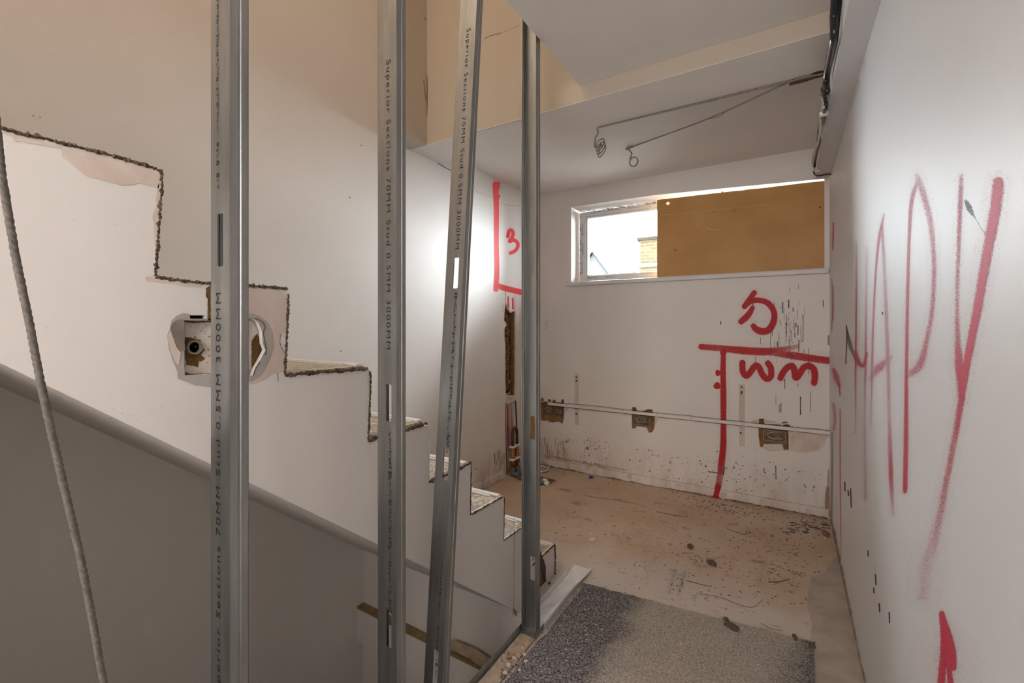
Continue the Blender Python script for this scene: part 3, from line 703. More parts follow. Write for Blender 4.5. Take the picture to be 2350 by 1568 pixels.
cr.line([(1005, 375), (1015, 381), (1035, 392)], 1.6, .8); cr.line([(1088, 428), (1096, 440), (1115, 447), (1130, 453)], 1.2, .35); cr.line([(1150, 466), (1165, 471), (1193, 472)], 1.2, .35)
cr.line([(1183, 921), (1185, 960), (1186, 985), (1191, 1060)], 3.2, .9); cr.line([(1161, 925), (1160, 980), (1162, 1040), (1163, 1090)], 1.8, .8)
cr.line([(1160, 668), (1160, 690)], 1.2, .7); cr.line([(1154, 700), (1154, 716)], 1, .5); cr.line([(1182, 676), (1182, 712)], .9, .5)
for u, v in [(801, 452), (828, 333), (1090, 1075), (780, 805), (90, 268), (75, 265)]: cr.line([(u, v), (u + 3, v + 2)], 1.8, .6, 2)
cr.build('crack', 'smear_black', wall_left)
br = Strokes(dict(x=XL), off)
for i in range(30):
    u = random.uniform(1133, 1160); v = 1030 + random.uniform(0, 40); br.line([(u, v), (u + random.uniform(-1, 1), v + random.uniform(8, 26))], random.uniform(1, 3), random.uniform(.2, .55), 3)
br.build('dirt_streak', 'smear_brown', wall_left)
# stairwell end wall: cracks
cr = Strokes(dict(y=YN), Vector((0, -0.0008, 0)))
cr.line([(1112, 88), (1130, 81), (1150, 76)], 1.6, .7); cr.line([(1150, 76), (1175, 66), (1192, 57)], 1.2, .45); cr.line([(1110, 93), (1125, 88)], 1, .3)
cr.line([(979.5, 175), (980, 215), (979.5, 266)], 2.2, .95); cr.line([(1005, 10), (1020, 2)], 1, .3)
for u in range(1094, 1195, 9): cr.line([(u, 303 - (u - 1094) * .265), (u + 5, 301 - (u - 1094) * .265)], 1.2, .4, 2)
cr.build('crack', 'smear_black', wall_stairwell)
cr = Strokes(dict(x=-1.865), Vector((0.0008, 0, 0)))
cr.line([(972.5, 184), (974, 205), (978, 232)], 1.4, .7); cr.line([(974, 41), (979, 45)], 2, .7)
cr.build('crack', 'smear_black', wall_stairwell)

# ------------------------------------------------------------------ graffiti and marks on the right wall
off = Vector((-0.0008, 0, 0))
rw = Strokes(dict(x=XR), off); rw.soft = 0.62; rw.halo = True; E_ = lambda l: crop_pts(l, 1850, 380, 1.32)
rw.line(E_([(152, 235), (152, 420), (150, 600), (150, 810)]), [4, 5, 5, 3], [.3, .55, .6, .2])
rw.line(E_([(184, 250), (182, 420), (180, 600), (178, 760), (180, 1010)]), [6, 7, 8, 6, 8], [.2, .35, .5, .2, .3])
rw.line(E_([(150, 565), (160, 598), (175, 606), (183, 570)]), [8, 12, 12, 8], .7)
rw.line(E_([(236, 150), (222, 215), (213, 300), (205, 440), (200, 600), (197, 790)]), [6, 8, 6, 6, 7, 6], [.4, .75, .6, .5, .45, .2])
rw.line(E_([(230, 180), (238, 330), (247, 560), (252, 760), (257, 930), (263, 1055)]), [8, 10, 12, 11, 13, 9], [.5, .35, .4, .3, .65, .25])
rw.line(E_([(196, 645), (222, 612), (252, 585)]), [14, 24, 16], [.3, .5, .35])
rw.line(E_([(342, 45), (322, 95), (313, 200), (307, 420), (304, 620), (303, 800), (300, 985)]), [14, 12, 8, 8, 9, 12, 12], [.3, .6, .75, .75, .75, .8, .85])
rw.line(E_([(338, 35), (358, 95), (378, 180), (388, 300), (383, 430), (365, 530), (345, 605), (312, 632)]), [16, 18, 16, 14, 13, 15, 24, 20], [.35, .5, .45, .5, .5, .45, .5, .4])
rw.line(E_([(470, 35), (467, 120), (462, 260), (458, 400), (459, 520), (465, 610), (472, 705)]), [12, 14, 12, 11, 16, 24, 18], [.4, .6, .5, .45, .5, .75, .8])
rw.line(E_([(582, 55), (574, 130), (548, 270), (520, 430), (495, 560), (478, 650), (472, 705)]), [28, 28, 25, 22, 20, 20, 16], [.9, .95, .92, .9, .9, .85, .8])
rw.line(E_([(472, 705), (450, 830), (425, 960), (400, 1090), (370, 1200), (356, 1300)]), [18, 18, 18, 22, 36, 34], [.7, .5, .45, .35, .22, .2])
rw.line(E_([(412, 1360), (420, 1420), (416, 1500), (405, 1620)]), [14, 22, 18, 22], .95)
rw.line(E_([(412, 1360), (428, 1420), (440, 1475), (446, 1520)]), [12, 22, 26, 16], .95)
rw.line(E_([(425, 1470), (435, 1540), (445, 1640)]), [16, 14, 18], .9)
rw.line(E_([(418, 1500), (420, 1640)]), 70, .16)
rw.line([(1913, 512), (1912, 545), (1911, 575)], [3, 4, 2], .7); rw.line([(1912, 655), (1913, 700), (1912, 735)], 3, .5)
rw.line([(1914, 850), (1920, 868), (1926, 885)], [10, 18, 10], .55); rw.line([(1926, 880), (1928, 908)], 3, .8); rw.line([(1913, 930), (1917, 960), (1914, 985)], 9, .4)
rw.line([(1928, 940), (1928, 1060), (1929, 1180), (1930, 1280)], 2.6, [.7, .7, .6, .3])
rw.build('spray_paint', 'spray_pink', wall_right, 'tall faded pinkish red sprayed letters and an arrow')
rk = Strokes(dict(x=XR), off)
rk.line(E_([(484, 108), (495, 130), (512, 160)]), [8, 12, 4], [.6, .8, .4]); rk.line(E_([(512, 160), (540, 205)]), 2, .4)
rk.line(E_([(122, 485), (123, 530), (120, 600)]), 2.4, .8); rk.line(E_([(122, 490), (132, 540), (150, 590)]), [3, 10, 4], [.8, .5, .4])
for l in ([(117, 960), (118, 985)], [(127, 985), (129, 1000)], [(135, 980), (137, 1035)], [(188, 1168), (188, 1184)], [(210, 1240), (212, 1270)], [(205, 1280), (206, 1295)], [(222, 1328), (223, 1352)], [(252, 1355), (253, 1385)], [(231, 445), (232, 450)]): rk.line(E_(l), 3, .85, 3)
for i in range(50):
    v = random.uniform(640, 1100); u = 1936 + random.uniform(0, 34); rk.dot((u, v), random.uniform(.5, 1.1), .5)
for v in range(1200, 1560, 7): rk.line([(1906 + (v - 1192) * .204 + random.uniform(0, 3), v), (1907 + (v - 1192) * .204 + random.uniform(0, 3), v + 6)], random.uniform(1, 3), random.uniform(.1, .35), 2)
rk.build('scuff_mark', 'smear_black', wall_right)
rk = Strokes(dict(x=XR), off)
for v in range(1185, 1568, 9): rk.line([(1908 + (v - 1192) * .204, v), (1909 + (v - 1192) * .204, v + 9)], random.uniform(3, 9), random.uniform(.2, .6), 2)
rk.line([(1909, 640), (1910, 700), (1909, 760)], 2, .5); rk.line([(1909, 995), (1910, 1060), (1908, 1185)], 5, .45)
rk.build('dirt_streak', 'smear_brown', wall_right)

# ------------------------------------------------------------------ staircase, its side board cut back in steps
stair = thing('staircase', 'stripped staircase rising towards the viewer, side board cut to the steps', 'staircase', (XS, NY0, 0))
def sx(u, v): return P(u, v, x=XS)
top_px = [(660, 665), (661, 700), (659, 760), (656, 820), (653, 862), (700, 858), (760, 853), (848, 847), (850, 870), (848, 930), (845, 1010), (868, 1004), (932, 986), (982, 976), (984, 1000), (985, 1060), (984, 1106), (1006, 1098), (1047, 1081), (1081, 1062), (1080, 1110), (1078, 1182), (1110, 1164), (1157, 1139), (1157, 1180), (1156, 1240)]
up = [sx(*p) for p in [(0, 297), (70, 314), (160, 335), (260, 360), (340, 382), (368, 392), (372, 402), (371, 430), (368, 480), (362, 560), (357, 634), (400, 641), (480, 650), (575, 658), (659, 664)]]
lead = [Vector((XS, -0.9, 2.60)), Vector((XS, -0.62, 2.45)), Vector((XS, 0.138, 1.80)), Vector((XS, 0.138, 1.578))]
tail = [Vector((XS, NY0 - DY, NZ0 + DZ)), Vector((XS, NY0 - DY, NZ0)), Vector((XS, NY0, NZ0)), Vector((XS, NY0, 0.0)), Vector((XS, 1.70, 0.0)), Vector((XS, 1.68, 0.02))]
SL = -0.7965
lowl = [Vector((XS, 1.663, 0.0337)), Vector((XS, 0.1664, 1.2259)), Vector((XS, -0.9, 1.2259 + 1.0664 * 0.7965))]
rec = [sx(*p) for p in crop_pts([(300, 560), (660, 560), (860, 560), (860, 1290), (640, 1275), (310, 1290), (295, 1100), (305, 800)], 370, 640, 5.806)]
rec2 = [sx(*p) for p in crop_pts([(1000, 545), (1210, 520), (1290, 580), (1340, 700), (1350, 860), (1385, 950), (1330, 1060), (1260, 1180), (1215, 1290), (1000, 1295)], 370, 640, 5.806)]
slot = [sx(*p) for p in crop_pts([(370, 487), (590, 487), (588, 530), (380, 535)], 370, 640, 5.806)]
side = plate('side_board', lead + up + [sx(*p) for p in top_px] + tail + lowl, [rec, rec2, slot], Vector((-0.0125, 0, 0)), 'paint_stair', stair)
# steps: chipboard treads, risers and white nosing strips, out to the left-hand wall
for k in range(0, 13):
    ny, nz = NY0 - DY * k, NZ0 + DZ * k
    x1 = XS - 0.013
    y_back = ny - DY - 0.012
    box('tread', (XL + .002, y_back, nz - 0.024), (x1, ny, nz - 0.002), 'chipboard', stair)
    box('riser', (XL + .002, ny - 0.024, nz - DZ), (x1, ny - 0.012, nz - 0.024), 'paint_stair', stair)
    box('nosing_strip', (XL + 0.002, ny - 0.020, nz - 0.002), (x1 - 0.004 * (k % 3), ny + 0.002, nz + 0.004), 'nosing', stair, bev=0.0012)
    # the strip's second fillet, part torn away
    box('nosing_strip', (XL + 0.002, ny - 0.034, nz - 0.002), (x1 - 0.02 - 0.03 * ((k * 7) % 4) / 3, ny - 0.024, nz + 0.002), 'nosing', stair)
# underside
y0, y1 = 1.675, -0.9
zz = lambda y: 0.0337 + (1.663 - y) * 0.7965
mesh('soffit', [(XL, y0, zz(y0)), (XS, y0, zz(y0)), (XS, y1, zz(y1)), (XL, y1, zz(y1)), (XL, y0, zz(y0) + .02), (XS - .013, y0, zz(y0) + .02), (XS - .013, y1, zz(y1) + .02), (XL, y1, zz(y1) + .02)],
     [(0, 1, 2, 3), (7, 6, 5, 4), (0, 4, 5, 1), (1, 5, 6, 2), (2, 6, 7, 3), (3, 7, 4, 0)], 'paint_stair', stair)
# torn dark lines where the board was cut
edge = lambda pts: [sx(*p) + Vector((0.001, 0, 0)) for p in pts]
ragged('cut_edge', edge([(0, 295), (70, 311), (160, 333), (260, 358), (340, 382), (368, 391), (371, 400)]), 0.0042, 'cut_dark', stair, .006)
ragged('cut_edge', edge([(371, 400), (371, 430), (367, 480), (362, 560), (356, 634)]), 0.0034, 'cut_dark', stair, .006)
ragged('cut_edge', edge([(358, 636), (400, 642), (480, 651), (575, 656), (658, 662)]), 0.0042, 'cut_dark', stair, .006)
ragged('cut_edge', edge([(662, 676), (660, 720), (657, 790), (653, 860)]), 0.0036, 'cut_dark', stair, .006)
ragged('cut_edge', edge([(653, 861), (700, 857), (760, 853), (842, 846)]), 0.0062, 'cut_dark', stair, .007)
ragged('cut_edge', edge([(849, 853), (850, 880), (848, 930), (845, 1008)]), 0.0042, 'cut_dark', stair, .007)
ragged('cut_edge', edge([(845, 1010), (868, 1004), (932, 986), (978, 972)]), 0.0068, 'cut_dark', stair, .008)
ragged('cut_edge', edge([(984, 980), (985, 1030), (984, 1106)]), 0.0022, 'bare_plaster', stair, .01)
ragged('cut_edge', edge([(984, 1106), (1047, 1081), (1080, 1062)]), 0.0066, 'cut_dark', stair, .009)
ragged('cut_edge', edge([(1081, 1064), (1079, 1180)]), 0.0030, 'cut_dark', stair, .01)
ragged('cut_edge', edge([(1078, 1183), (1110, 1165), (1155, 1139)]), 0.0048, 'cut_dark', stair, .009)
ragged('cut_edge', edge([(1157, 1141), (1156, 1240)]), 0.0026, 'cut_dark', stair, .01)
ragged('cut_edge', edge([(1156, 1240), (1195, 1213)]), 0.0036, 'cut_dark', stair, .009)
T = lambda y, z: Vector((XS + .001, y, z))
ragged('cut_edge', [T(NY0 - DY, NZ0), T(NY0, NZ0)], 0.005, 'cut_dark', stair, .009)
ragged('cut_edge', [T(NY0, NZ0 - .005), T(NY0 + .003, 0.08), T(NY0, 0.0)], 0.0062, 'cut_dark', stair, .009)
# hacked hole in the end of the lowest step
patch('broken_hole', crop_pts([(512, 430), (530, 440), (545, 500), (565, 540), (567, 690), (515, 745), (500, 740)], 1100, 1150, 3.752), dict(x=XS), Vector((.0012, 0, 0)), 'cut_brown', stair, 1.2)
hh = Strokes(dict(x=XS), Vector((.0008, 0, 0)), Vector((.0012, 0, 0)))
for l, w in (([(545, 510), (552, 560), (545, 620), (555, 690)], 5), ([(520, 470), (530, 530), (522, 600)], 4), ([(566, 560), (568, 690)], 2), ([(515, 745), (540, 715), (566, 692)], 2.5)): hh.line(crop_pts(l, 1100, 1150, 3.752), w, .95)
hh.build('splinter_gap', 'smear_black', stair)
hh = Strokes(dict(x=XS), Vector((.001, 0, 0)))
hh.line([(1181, 1180), (1180, 1290), (1179, 1398)], 1.6, .35); hh.line([(1180, 1398), (1186, 1420), (1184, 1440), (1190, 1452)], 2, .8)
for i in range(14): hh.dot((random.uniform(220, 430), 920 + random.uniform(0, 4) + (i * 9) * .49 ), 1.2, .4)
hh.build('joint_crack', 'smear_black', stair)['kind'] = 'stuff'
pz = 0.0009
def sp_(name, px, mat, lvl=1, jag=.6, parent=None): return patch(name, px, dict(x=XS), Vector((pz * lvl, 0, 0)), mat, parent or stair, jag)
F_ = lambda l: crop_pts(l, 0, 250, 2.24)
G_ = lambda l: crop_pts(l, 370, 640, 5.806)
sp_('bare_patch', F_([(315, 205), (420, 212), (520, 240), (620, 262), (720, 290), (815, 318), (822, 345), (816, 408), (770, 398), (715, 378), (690, 388), (625, 394), (560, 375), (440, 345), (390, 305), (345, 262), (318, 250)]), 'bare_plaster')
sp_('bare_patch', F_([(0, 112), (60, 125), (180, 160), (300, 190), (312, 205), (240, 190), (150, 178), (95, 165), (70, 168), (60, 145), (0, 122)]), 'bare_plaster')
sp_('bare_patch', F_([(828, 350), (826, 480), (820, 530), (815, 600), (805, 690), (795, 700), (790, 600), (782, 550), (805, 500), (800, 470), (810, 400)]), 'plaster_pink')
sp_('bare_patch', F_([(745, 865), (770, 862), (800, 872), (900, 892), (1030, 905), (1025, 918), (950, 912), (850, 895), (770, 885), (755, 890)]), 'bare_plaster')
# hacked-out pipe connection below the fourth step
outer = [(290, 455), (380, 470), (370, 487), (590, 487), (600, 540), (660, 520), (1000, 500), (1200, 460), (1290, 490), (1400, 575), (1460, 680), (1482, 800), (1480, 930), (1440, 1060), (1370, 1200), (1300, 1300), (1200, 1360), (1000, 1420), (640, 1440), (440, 1415), (330, 1370), (215, 1330), (205, 1220), (150, 1100), (100, 950), (72, 760), (110, 660), (130, 560), (200, 490)]
hk = plate('hacked_patch', [sx(*p) + Vector((pz, 0, 0)) for p in G_([(1195, 130), (1560, 140), (1620, 200), (1680, 290), (1660, 480), (1640, 700), (1580, 750), (1575, 850), (1625, 970), (1620, 1240), (1560, 1265), (1470, 1260), (1380, 1340), (1200, 1400), (900, 1420), (900, 130)])], [[q + Vector((pz, 0, 0)) for q in rec2]], None, 'plaster_pink', stair)
def ring(name, outer, hole_pts, mat, lvl):
    o = [P(u, v, x=XS) + Vector((pz * lvl, 0, 0)) for u, v in G_(outer)]
    return plate(name, o, [[q + Vector((pz * lvl, 0, 0)) for q in h] for h in hole_pts], None, mat, hk)
slot2 = [sx(*p) for p in G_([(372, 488), (588, 488), (586, 529), (382, 533)])]
ring('grey_filler', outer, [rec, rec2, slot2], 'plaster_grey', 2)
patch('pale_filler', G_([(72, 760), (112, 690), (150, 780), (190, 900), (255, 990), (235, 1130), (205, 1145), (165, 1080), (120, 990)]), dict(x=XS), Vector((pz * 3, 0, 0)), 'plaster_pink', hk, .3)
patch('dark_filler', G_([(112, 650), (150, 580), (230, 540), (300, 545), (298, 760), (310, 960), (260, 970), (200, 900), (150, 770)]), dict(x=XS), Vector((pz * 3, 0, 0)), 'plaster_dark', hk, .3)
xb = XS - 0.016
patch('recess_back', G_([(260, 500), (1420, 480), (1430, 1330), (260, 1340)]), dict(x=xb), Vector((0, 0, 0)), 'plaster_white', hk, .5, Vector((-.02, 0, 0)))
patch('rust_stain', G_([(315, 780), (420, 790), (520, 820), (545, 900), (575, 950), (530, 1010), (575, 1060), (540, 1095), (490, 1100), (490, 1185), (420, 1160), (330, 1150), (310, 1000)]), dict(x=xb), Vector((.001, 0, 0)), 'rust', hk, 1.0)
patch('rust_stain', G_([(1200, 830), (1270, 730), (1310, 800), (1335, 940), (1345, 1010), (1270, 1060), (1250, 1160), (1205, 1180)]), dict(x=xb), Vector((.001, 0, 0)), 'rust', hk, 1.0)
patch('rust_stain', G_([(290, 548), (660, 558), (660, 575), (400, 590), (300, 570)]), dict(x=xb), Vector((.001, 0, 0)), 'rust', hk, .6)
patch('rust_stain', G_([(300, 1240), (400, 1270), (640, 1262), (640, 1290), (300, 1310)]), dict(x=xb), Vector((.001, 0, 0)), 'cut_brown', hk, .6)
hg = Strokes(dict(x=xb), Vector((.0008, 0, 0)), Vector((.0012, 0, 0)))
for i in range(90):
    u, v = G_([random.choice([(random.uniform(300, 650), random.uniform(560, 1290)), (random.uniform(1195, 1390), random.uniform(530, 1280))])])[0]; hg.line([(u, v), (u + random.uniform(-3, 3), v + random.uniform(-5, 5))], random.uniform(.8, 3), random.uniform(.2, .8), 2)
hg.build('grime', 'smear_brown', hk)['kind'] = 'stuff'
hg = Strokes(dict(x=XS), Vector((.0008, 0, 0)), Vector((pz * 3, 0, 0)))
hg.line(G_([(1240, 530), (1320, 560), (1375, 640), (1350, 720), (1365, 800), (1390, 940), (1380, 1010)]), 1.6, .8); hg.line(G_([(1215, 1290), (1250, 1190), (1300, 1110)]), 2, .7)
hg.line(G_([(1580, 750), (1575, 860), (1625, 970)]), 1.2, .6); hg.line(G_([(1545, 1260), (1548, 1360)]), 1.8, .5); hg.line(G_([(300, 558), (480, 565), (655, 562)]), 2, .8)
hg.build('crack', 'smear_black', hk)['kind'] = 'stuff'
c = P(*G_([(418, 912)])[0], x=xb)
bm = bmesh.new()
for r0, r1, xa in ((0.011, 0.0145, 0.012),):
    n = 20; rings = []
    for (r, x) in ((r1, -0.002), (r1, xa), (r0, xa), (r0, -0.002)):
        rings.append([bm.verts.new(c + Vector((x, math.cos(2 * math.pi * i / n) * r, math.sin(2 * math.pi * i / n) * r))) for i in range(n)])
    for a_, b_ in zip(rings, rings[1:]):
        for i in range(n): bm.faces.new((a_[i], a_[(i + 1) % n], b_[(i + 1) % n], b_[i]))
from_bm('pipe_stub', bm, 'plaster_dark', hk)
mesh('pipe_bore', [c + Vector((0.001, math.cos(2 * math.pi * i / 16) * .0115, math.sin(2 * math.pi * i / 16) * .0115)) for i in range(16)], [tuple(range(16))], 'black_void', hk)
patch('slot_void', G_([(360, 478), (600, 478), (600, 545), (360, 545)]), dict(x=xb + .001), Vector((0, 0, 0)), 'black_void', hk)
patch('torn_strip', G_([(590, 125), (650, 90), (655, 560), (615, 545), (612, 260), (592, 250)]), dict(x=XS), Vector((pz * 2, 0, 0)), 'rust', hk, .6)

# ------------------------------------------------------------------ marks under the landing edge
kn = [P(u, v, y=1.627) for u, v in crop_pts([(950, 1165), (1010, 1150), (1120, 1190), (1240, 1240), (1330, 1300), (1420, 1380), (1480, 1440), (1470, 1478), (1380, 1440), (1280, 1400), (1180, 1330), (1060, 1270), (955, 1230)], 800, 1200, 4.26)]
plate('knocked_plaster', kn, [], Vector((0, .004, 0)), 'knocked', ledge)
box('timber_block', (-1.11, 1.60, -0.30), (-1.06, 1.68, -0.24), 'cut_dark', ledge)

# ------------------------------------------------------------------ metal studs
def stud(label, y, flip, slots, texts, smudges, top=2.95, tilt=None, sxo=0.0, group='galvanised studs of the unfinished partition'):
    """C-section 70 mm stud: web across the partition, two ribbed flanges with lips"""
    t = thing('metal_stud', label, 'metal stud', (XP - 0.035, y, 0.003), group)
    sgn = -1 if flip else 1; W, FL, TH = 0.070, 0.034, 0.0008
    x0, x1 = XP - W, XP; z0, z1 = 0.003, top
    def rr(zc, h, w):
        xc = (x0 + x1) / 2 + sxo; r = 0.004; o = []
        for cx, cz, a0 in ((xc + w / 2 - r, zc + h / 2 - r, 0), (xc - w / 2 + r, zc + h / 2 - r, 90), (xc - w / 2 + r, zc - h / 2 + r, 180), (xc + w / 2 - r, zc - h / 2 + r, 270)):
            for k in range(4): a = math.radians(a0 + k * 30); o.append(Vector((cx + r * math.cos(a), y, cz + r * math.sin(a))))
        return o
    holes = [rr(zc, 0.099, 0.021) for zc in slots]
    parts = [plate('web', [Vector((x0, y, z0)), Vector((x1, y, z0)), Vector((x1, y, z1)), Vector((x0, y, z1))], holes, Vector((0, TH * sgn, 0)), 'galvanised', t)]
    for side in (0, 1):
        xa = x1 if side else x0; s = 1 if side else -1
        prof = [(0, 0), (0, .003), (0.0004 * s, .014), (-0.0014 * s, .0155), (-0.0014 * s, .0185), (0.0004 * s, .020), (0, .032), (-.0012 * s, .034), (-.005 * s, .034)]
        v, f = [], []
        for z in (z0, z1):
            for dx, dy in prof: v.append((xa + dx, y + dy * sgn, z))
        n = len(prof)
        for i in range(n - 1): f.append((i, i + 1, n + i + 1, n + i))
        o = mesh('flange', v, f, 'galvanised', t); md = o.modifiers.new('thickness', 'SOLIDIFY'); md.thickness = 0.0007; md.offset = 0
        parts.append(o)
    for (s, z_start, length, down, xoff) in texts:
        if down: o = place_text('stamped_text', s, length, 0.0165, (x0 + xoff, y - 0.0006, z_start), Vector((0, 0, -1)), Vector((1, 0, 0)), 'ink', t, 0.0, 1.25)
        else: o = place_text('stamped_text', s, length, 0.0165, (x0 + xoff, y - 0.0006, z_start), Vector((0, 0, 1)), Vector((-1, 0, 0)), 'ink', t, 0.0, 1.25)
        parts.append(o)
    for (za, zb_, xo, w) in smudges:
        v, f, al = [], [], []; z = za
        while z > zb_:
            h = random.uniform(.002, .010); xw = random.uniform(.3, 1) * w; xc = x0 + xo + random.uniform(-.5, .5) * (w - xw)
            b = len(v); v += [(xc - xw / 2, y - .0005, z), (xc + xw / 2, y - .0005, z), (xc + xw / 2, y - .0005, z - h), (xc - xw / 2, y - .0005, z - h)]; f.append((b, b + 1, b + 2, b + 3)); al += [random.uniform(.3, .75)] * 4
            z -= h + random.uniform(.0005, .004)
        o = mesh('smudged_print', v, f, 'smear_black', t); at = o.data.attributes.new('fade', 'FLOAT', 'POINT'); at.data.foreach_set('value', al); parts.append(o)
    if tilt:
        zp, ang = tilt; M = Matrix.Translation((XP, y, zp)) @ Matrix.Rotation(ang, 4, 'X') @ Matrix.Translation((-XP, -y, -zp))
        for o in parts: o.data.transform(M)
    return t
TXT = 'Superior Sections 70MM Stud 0.5MM 3000MM'
S1, S2, S3, S4 = 0.4241, 0.8348, 1.100, 1.632
zat = lambda u, v, y: P(u, v, y=y).z
c1 = zat(505, 551, S1); c2 = zat(891, 925, S2); c3 = zat(1040, 625, S3); c4 = zat(1219, 659, S4)
stud('galvanised steel stud nearest the camera, wide bright flange', S1, False, [c1, c1 + 0.6], [(TXT, zat(505, 672, S1) - 0.775, 0.775, False, 0.036)], [(zat(505, -60, S1), zat(500, 430, S1), 0.026, 0.010)])
stud('upright steel stud with lettering and two slots, second from the camera', S2, False, [c2, c2 - 0.6], [(TXT, zat(890, 138, S2), 0.770, True, 0.033)], [(zat(897, 985, S2), zat(897, 1410, S2), 0.046, 0.014)], sxo=.006)
stud('leaning steel stud with lettering, third from the camera', S3, False, [c3, c3 - 0.6, c3 - 1.2], [(TXT, zat(1077, 18, S3) + 0.01, 0.745, True, 0.034)], [(zat(1050, 670, S3), zat(1030, 1030, S3), 0.046, 0.014), (zat(1010, 1240, S3), zat(995, 1490, S3), 0.046, 0.008)], tilt=(CAM_H - 0.04, -0.0817), sxo=.006)
s4 = stud('dark open-sided steel stud standing in the floor track by the carpet', S4, True, [c4, c4 - 0.589, c4 - 1.178], [], [])
for z in (0.06, 0.09):
    bm = bmesh.new(); bmesh.ops.create_cone(bm, cap_ends=True, segments=10, radius1=.0035, radius2=.003, depth=.003, matrix=Matrix.Translation((XP - .0685, S4 - .014, z)) @ Matrix.Rotation(math.pi / 2, 4, 'Y')); from_bm('screw_head', bm, 'box_steel', s4)

# ------------------------------------------------------------------ floor tracks
tk = thing('floor_track', 'steel floor track under the studs, filled with plaster crumbs', 'metal track', (XP - .035, 0.6, 0.0))
xa, xb_ = XP - .0725, XP + .0025
box('base', (xa, -0.4, 0.0005), (xb_, 1.66, 0.0018), 'galvanised', tk)
mesh('flange', [(xa, -.4, 0), (xa, 1.66, 0), (xa, 1.66, .034), (xa, -.4, .034), (xa - .0012, -.4, 0), (xa - .0012, 1.66, 0), (xa - .0012, 1.66, .034), (xa - .0012, -.4, .034)], [(0, 1, 2, 3), (7, 6, 5, 4), (3, 2, 6, 7), (0, 3, 7, 4), (1, 5, 6, 2), (0, 4, 5, 1)], 'galvanised', tk)
box('flange', (xb_, 1.575, 0), (xb_ + .0012, 1.66, .030), 'galvanised', tk)
fl = [Vector((xa + .004 + random.uniform(0, .004), .75 + i * .03, .0019)) for i in range(29)] + [Vector((xb_ - .003 - random.uniform(0, .004), 1.59 - i * .03, .0019)) for i in range(29)]
plate('plaster_fill', fl, [], Vector((0, 0, .003)), 'plaster_fill', tk)
lt = thing('metal_track', 'pale bent end of floor track lying beyond the dark stud', 'metal track', (XP - .035, 1.9, 0.004))
def ribbon(name, prof_fn, ys, mat, parent):
    v, f = [], []; n = None
    for y in ys:
        pr = prof_fn(y); n = len(pr); v += [(x, yy, z) for x, yy, z in pr]
    for i in range(len(ys) - 1):
        for k in range(n - 1): f.append((i * n + k, i * n + k + 1, (i + 1) * n + k + 1, (i + 1) * n + k))
    o = mesh(name, v, f, mat, parent); md = o.modifiers.new('thickness', 'SOLIDIFY'); md.thickness = .001; md.offset = 1; return o
ys = [1.665 + i * .02 for i in range(26)]
def lift(y): return 0.006 + max(0, y - 2.0) ** 2 * 0.5
ribbon('base', lambda y: [(-.955, y, lift(y)), (-.93, y, lift(y) + .002 * math.sin(y * 30)), (-.90, y, lift(y) + .003 * math.sin(y * 22)), (-.872, y, lift(y))], ys, 'galvanised_bright', lt)
ribbon('flange', lambda y: [(-.872, y, lift(y)), (-.868 + .012 * max(0, y - 2.0), y, lift(y) + .012), (-.866 + .03 * max(0, y - 1.95), y, lift(y) + (.028 if y < 1.98 else max(.006, .028 - (y - 1.98) * .16)))], ys, 'galvanised_bright', lt)
ribbon('flange', lambda y: [(-.955, y, lift(y)), (-.956, y, lift(y) + .014), (-.957, y, lift(y) + .028)], ys[:-4], 'galvanised_bright', lt)

# ------------------------------------------------------------------ carpet
cl = []
for i in range(0, 60):
    y = -1.5 + i * (3.55 / 60); cl.append(Vector((XP + .012 + random.uniform(0, .006) + (.012 if y > 1.62 else 0), y, .001)))
far = [Vector((-0.862 + i * .0345, 2.052 + .105 * i / 27 + random.uniform(-.006, .006), .001)) for i in range(28)]
rt = [Vector((.083 + random.uniform(-.003, .003), 2.15 - i * .1, .001)) for i in range(37)]
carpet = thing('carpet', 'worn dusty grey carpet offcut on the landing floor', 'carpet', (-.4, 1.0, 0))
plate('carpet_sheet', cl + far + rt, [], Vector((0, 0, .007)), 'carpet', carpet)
v, f = [], []
for i in range(42000):
    y = 2.15 - abs(random.gauss(0, .55)); x = random.uniform(-.862, .085)
    if y > 2.047 + .105 * (x + .862) / .945 or y < 0.3: continue
    a = random.uniform(0, 6.28); w = .0016; h = random.uniform(.002, .0055); lx, ly = random.uniform(-.003, .003), random.uniform(-.003, .003); b = len(v)
    v += [(x - w * math.cos(a), y - w * math.sin(a), .0075), (x + w * math.cos(a), y + w * math.sin(a), .0075), (x + lx, y + ly, .0075 + h)]; f.append((b, b + 1, b + 2))
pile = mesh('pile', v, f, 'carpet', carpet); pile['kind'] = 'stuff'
v, f = [], []
for i in range(700):                                # frayed backing along the stud side
    y = random.uniform(.9, 2.05); x = XP + .012 + random.uniform(-.012, .006); a = random.uniform(0, 6.28); L = random.uniform(.006, .016); b = len(v); d = Vector((math.cos(a), math.sin(a), 0)); n = Vector((-d.y, d.x, 0)) * .001
    p = Vector((x, y, random.uniform(.002, .010))); v += [p - n, p + n, p + d * L + Vector((0, 0, random.uniform(-.004, .004)))]; f.append((b, b + 1, b + 2))
fr = mesh('frayed_edge', v, f, 'debris_pale', carpet); fr['kind'] = 'stuff'

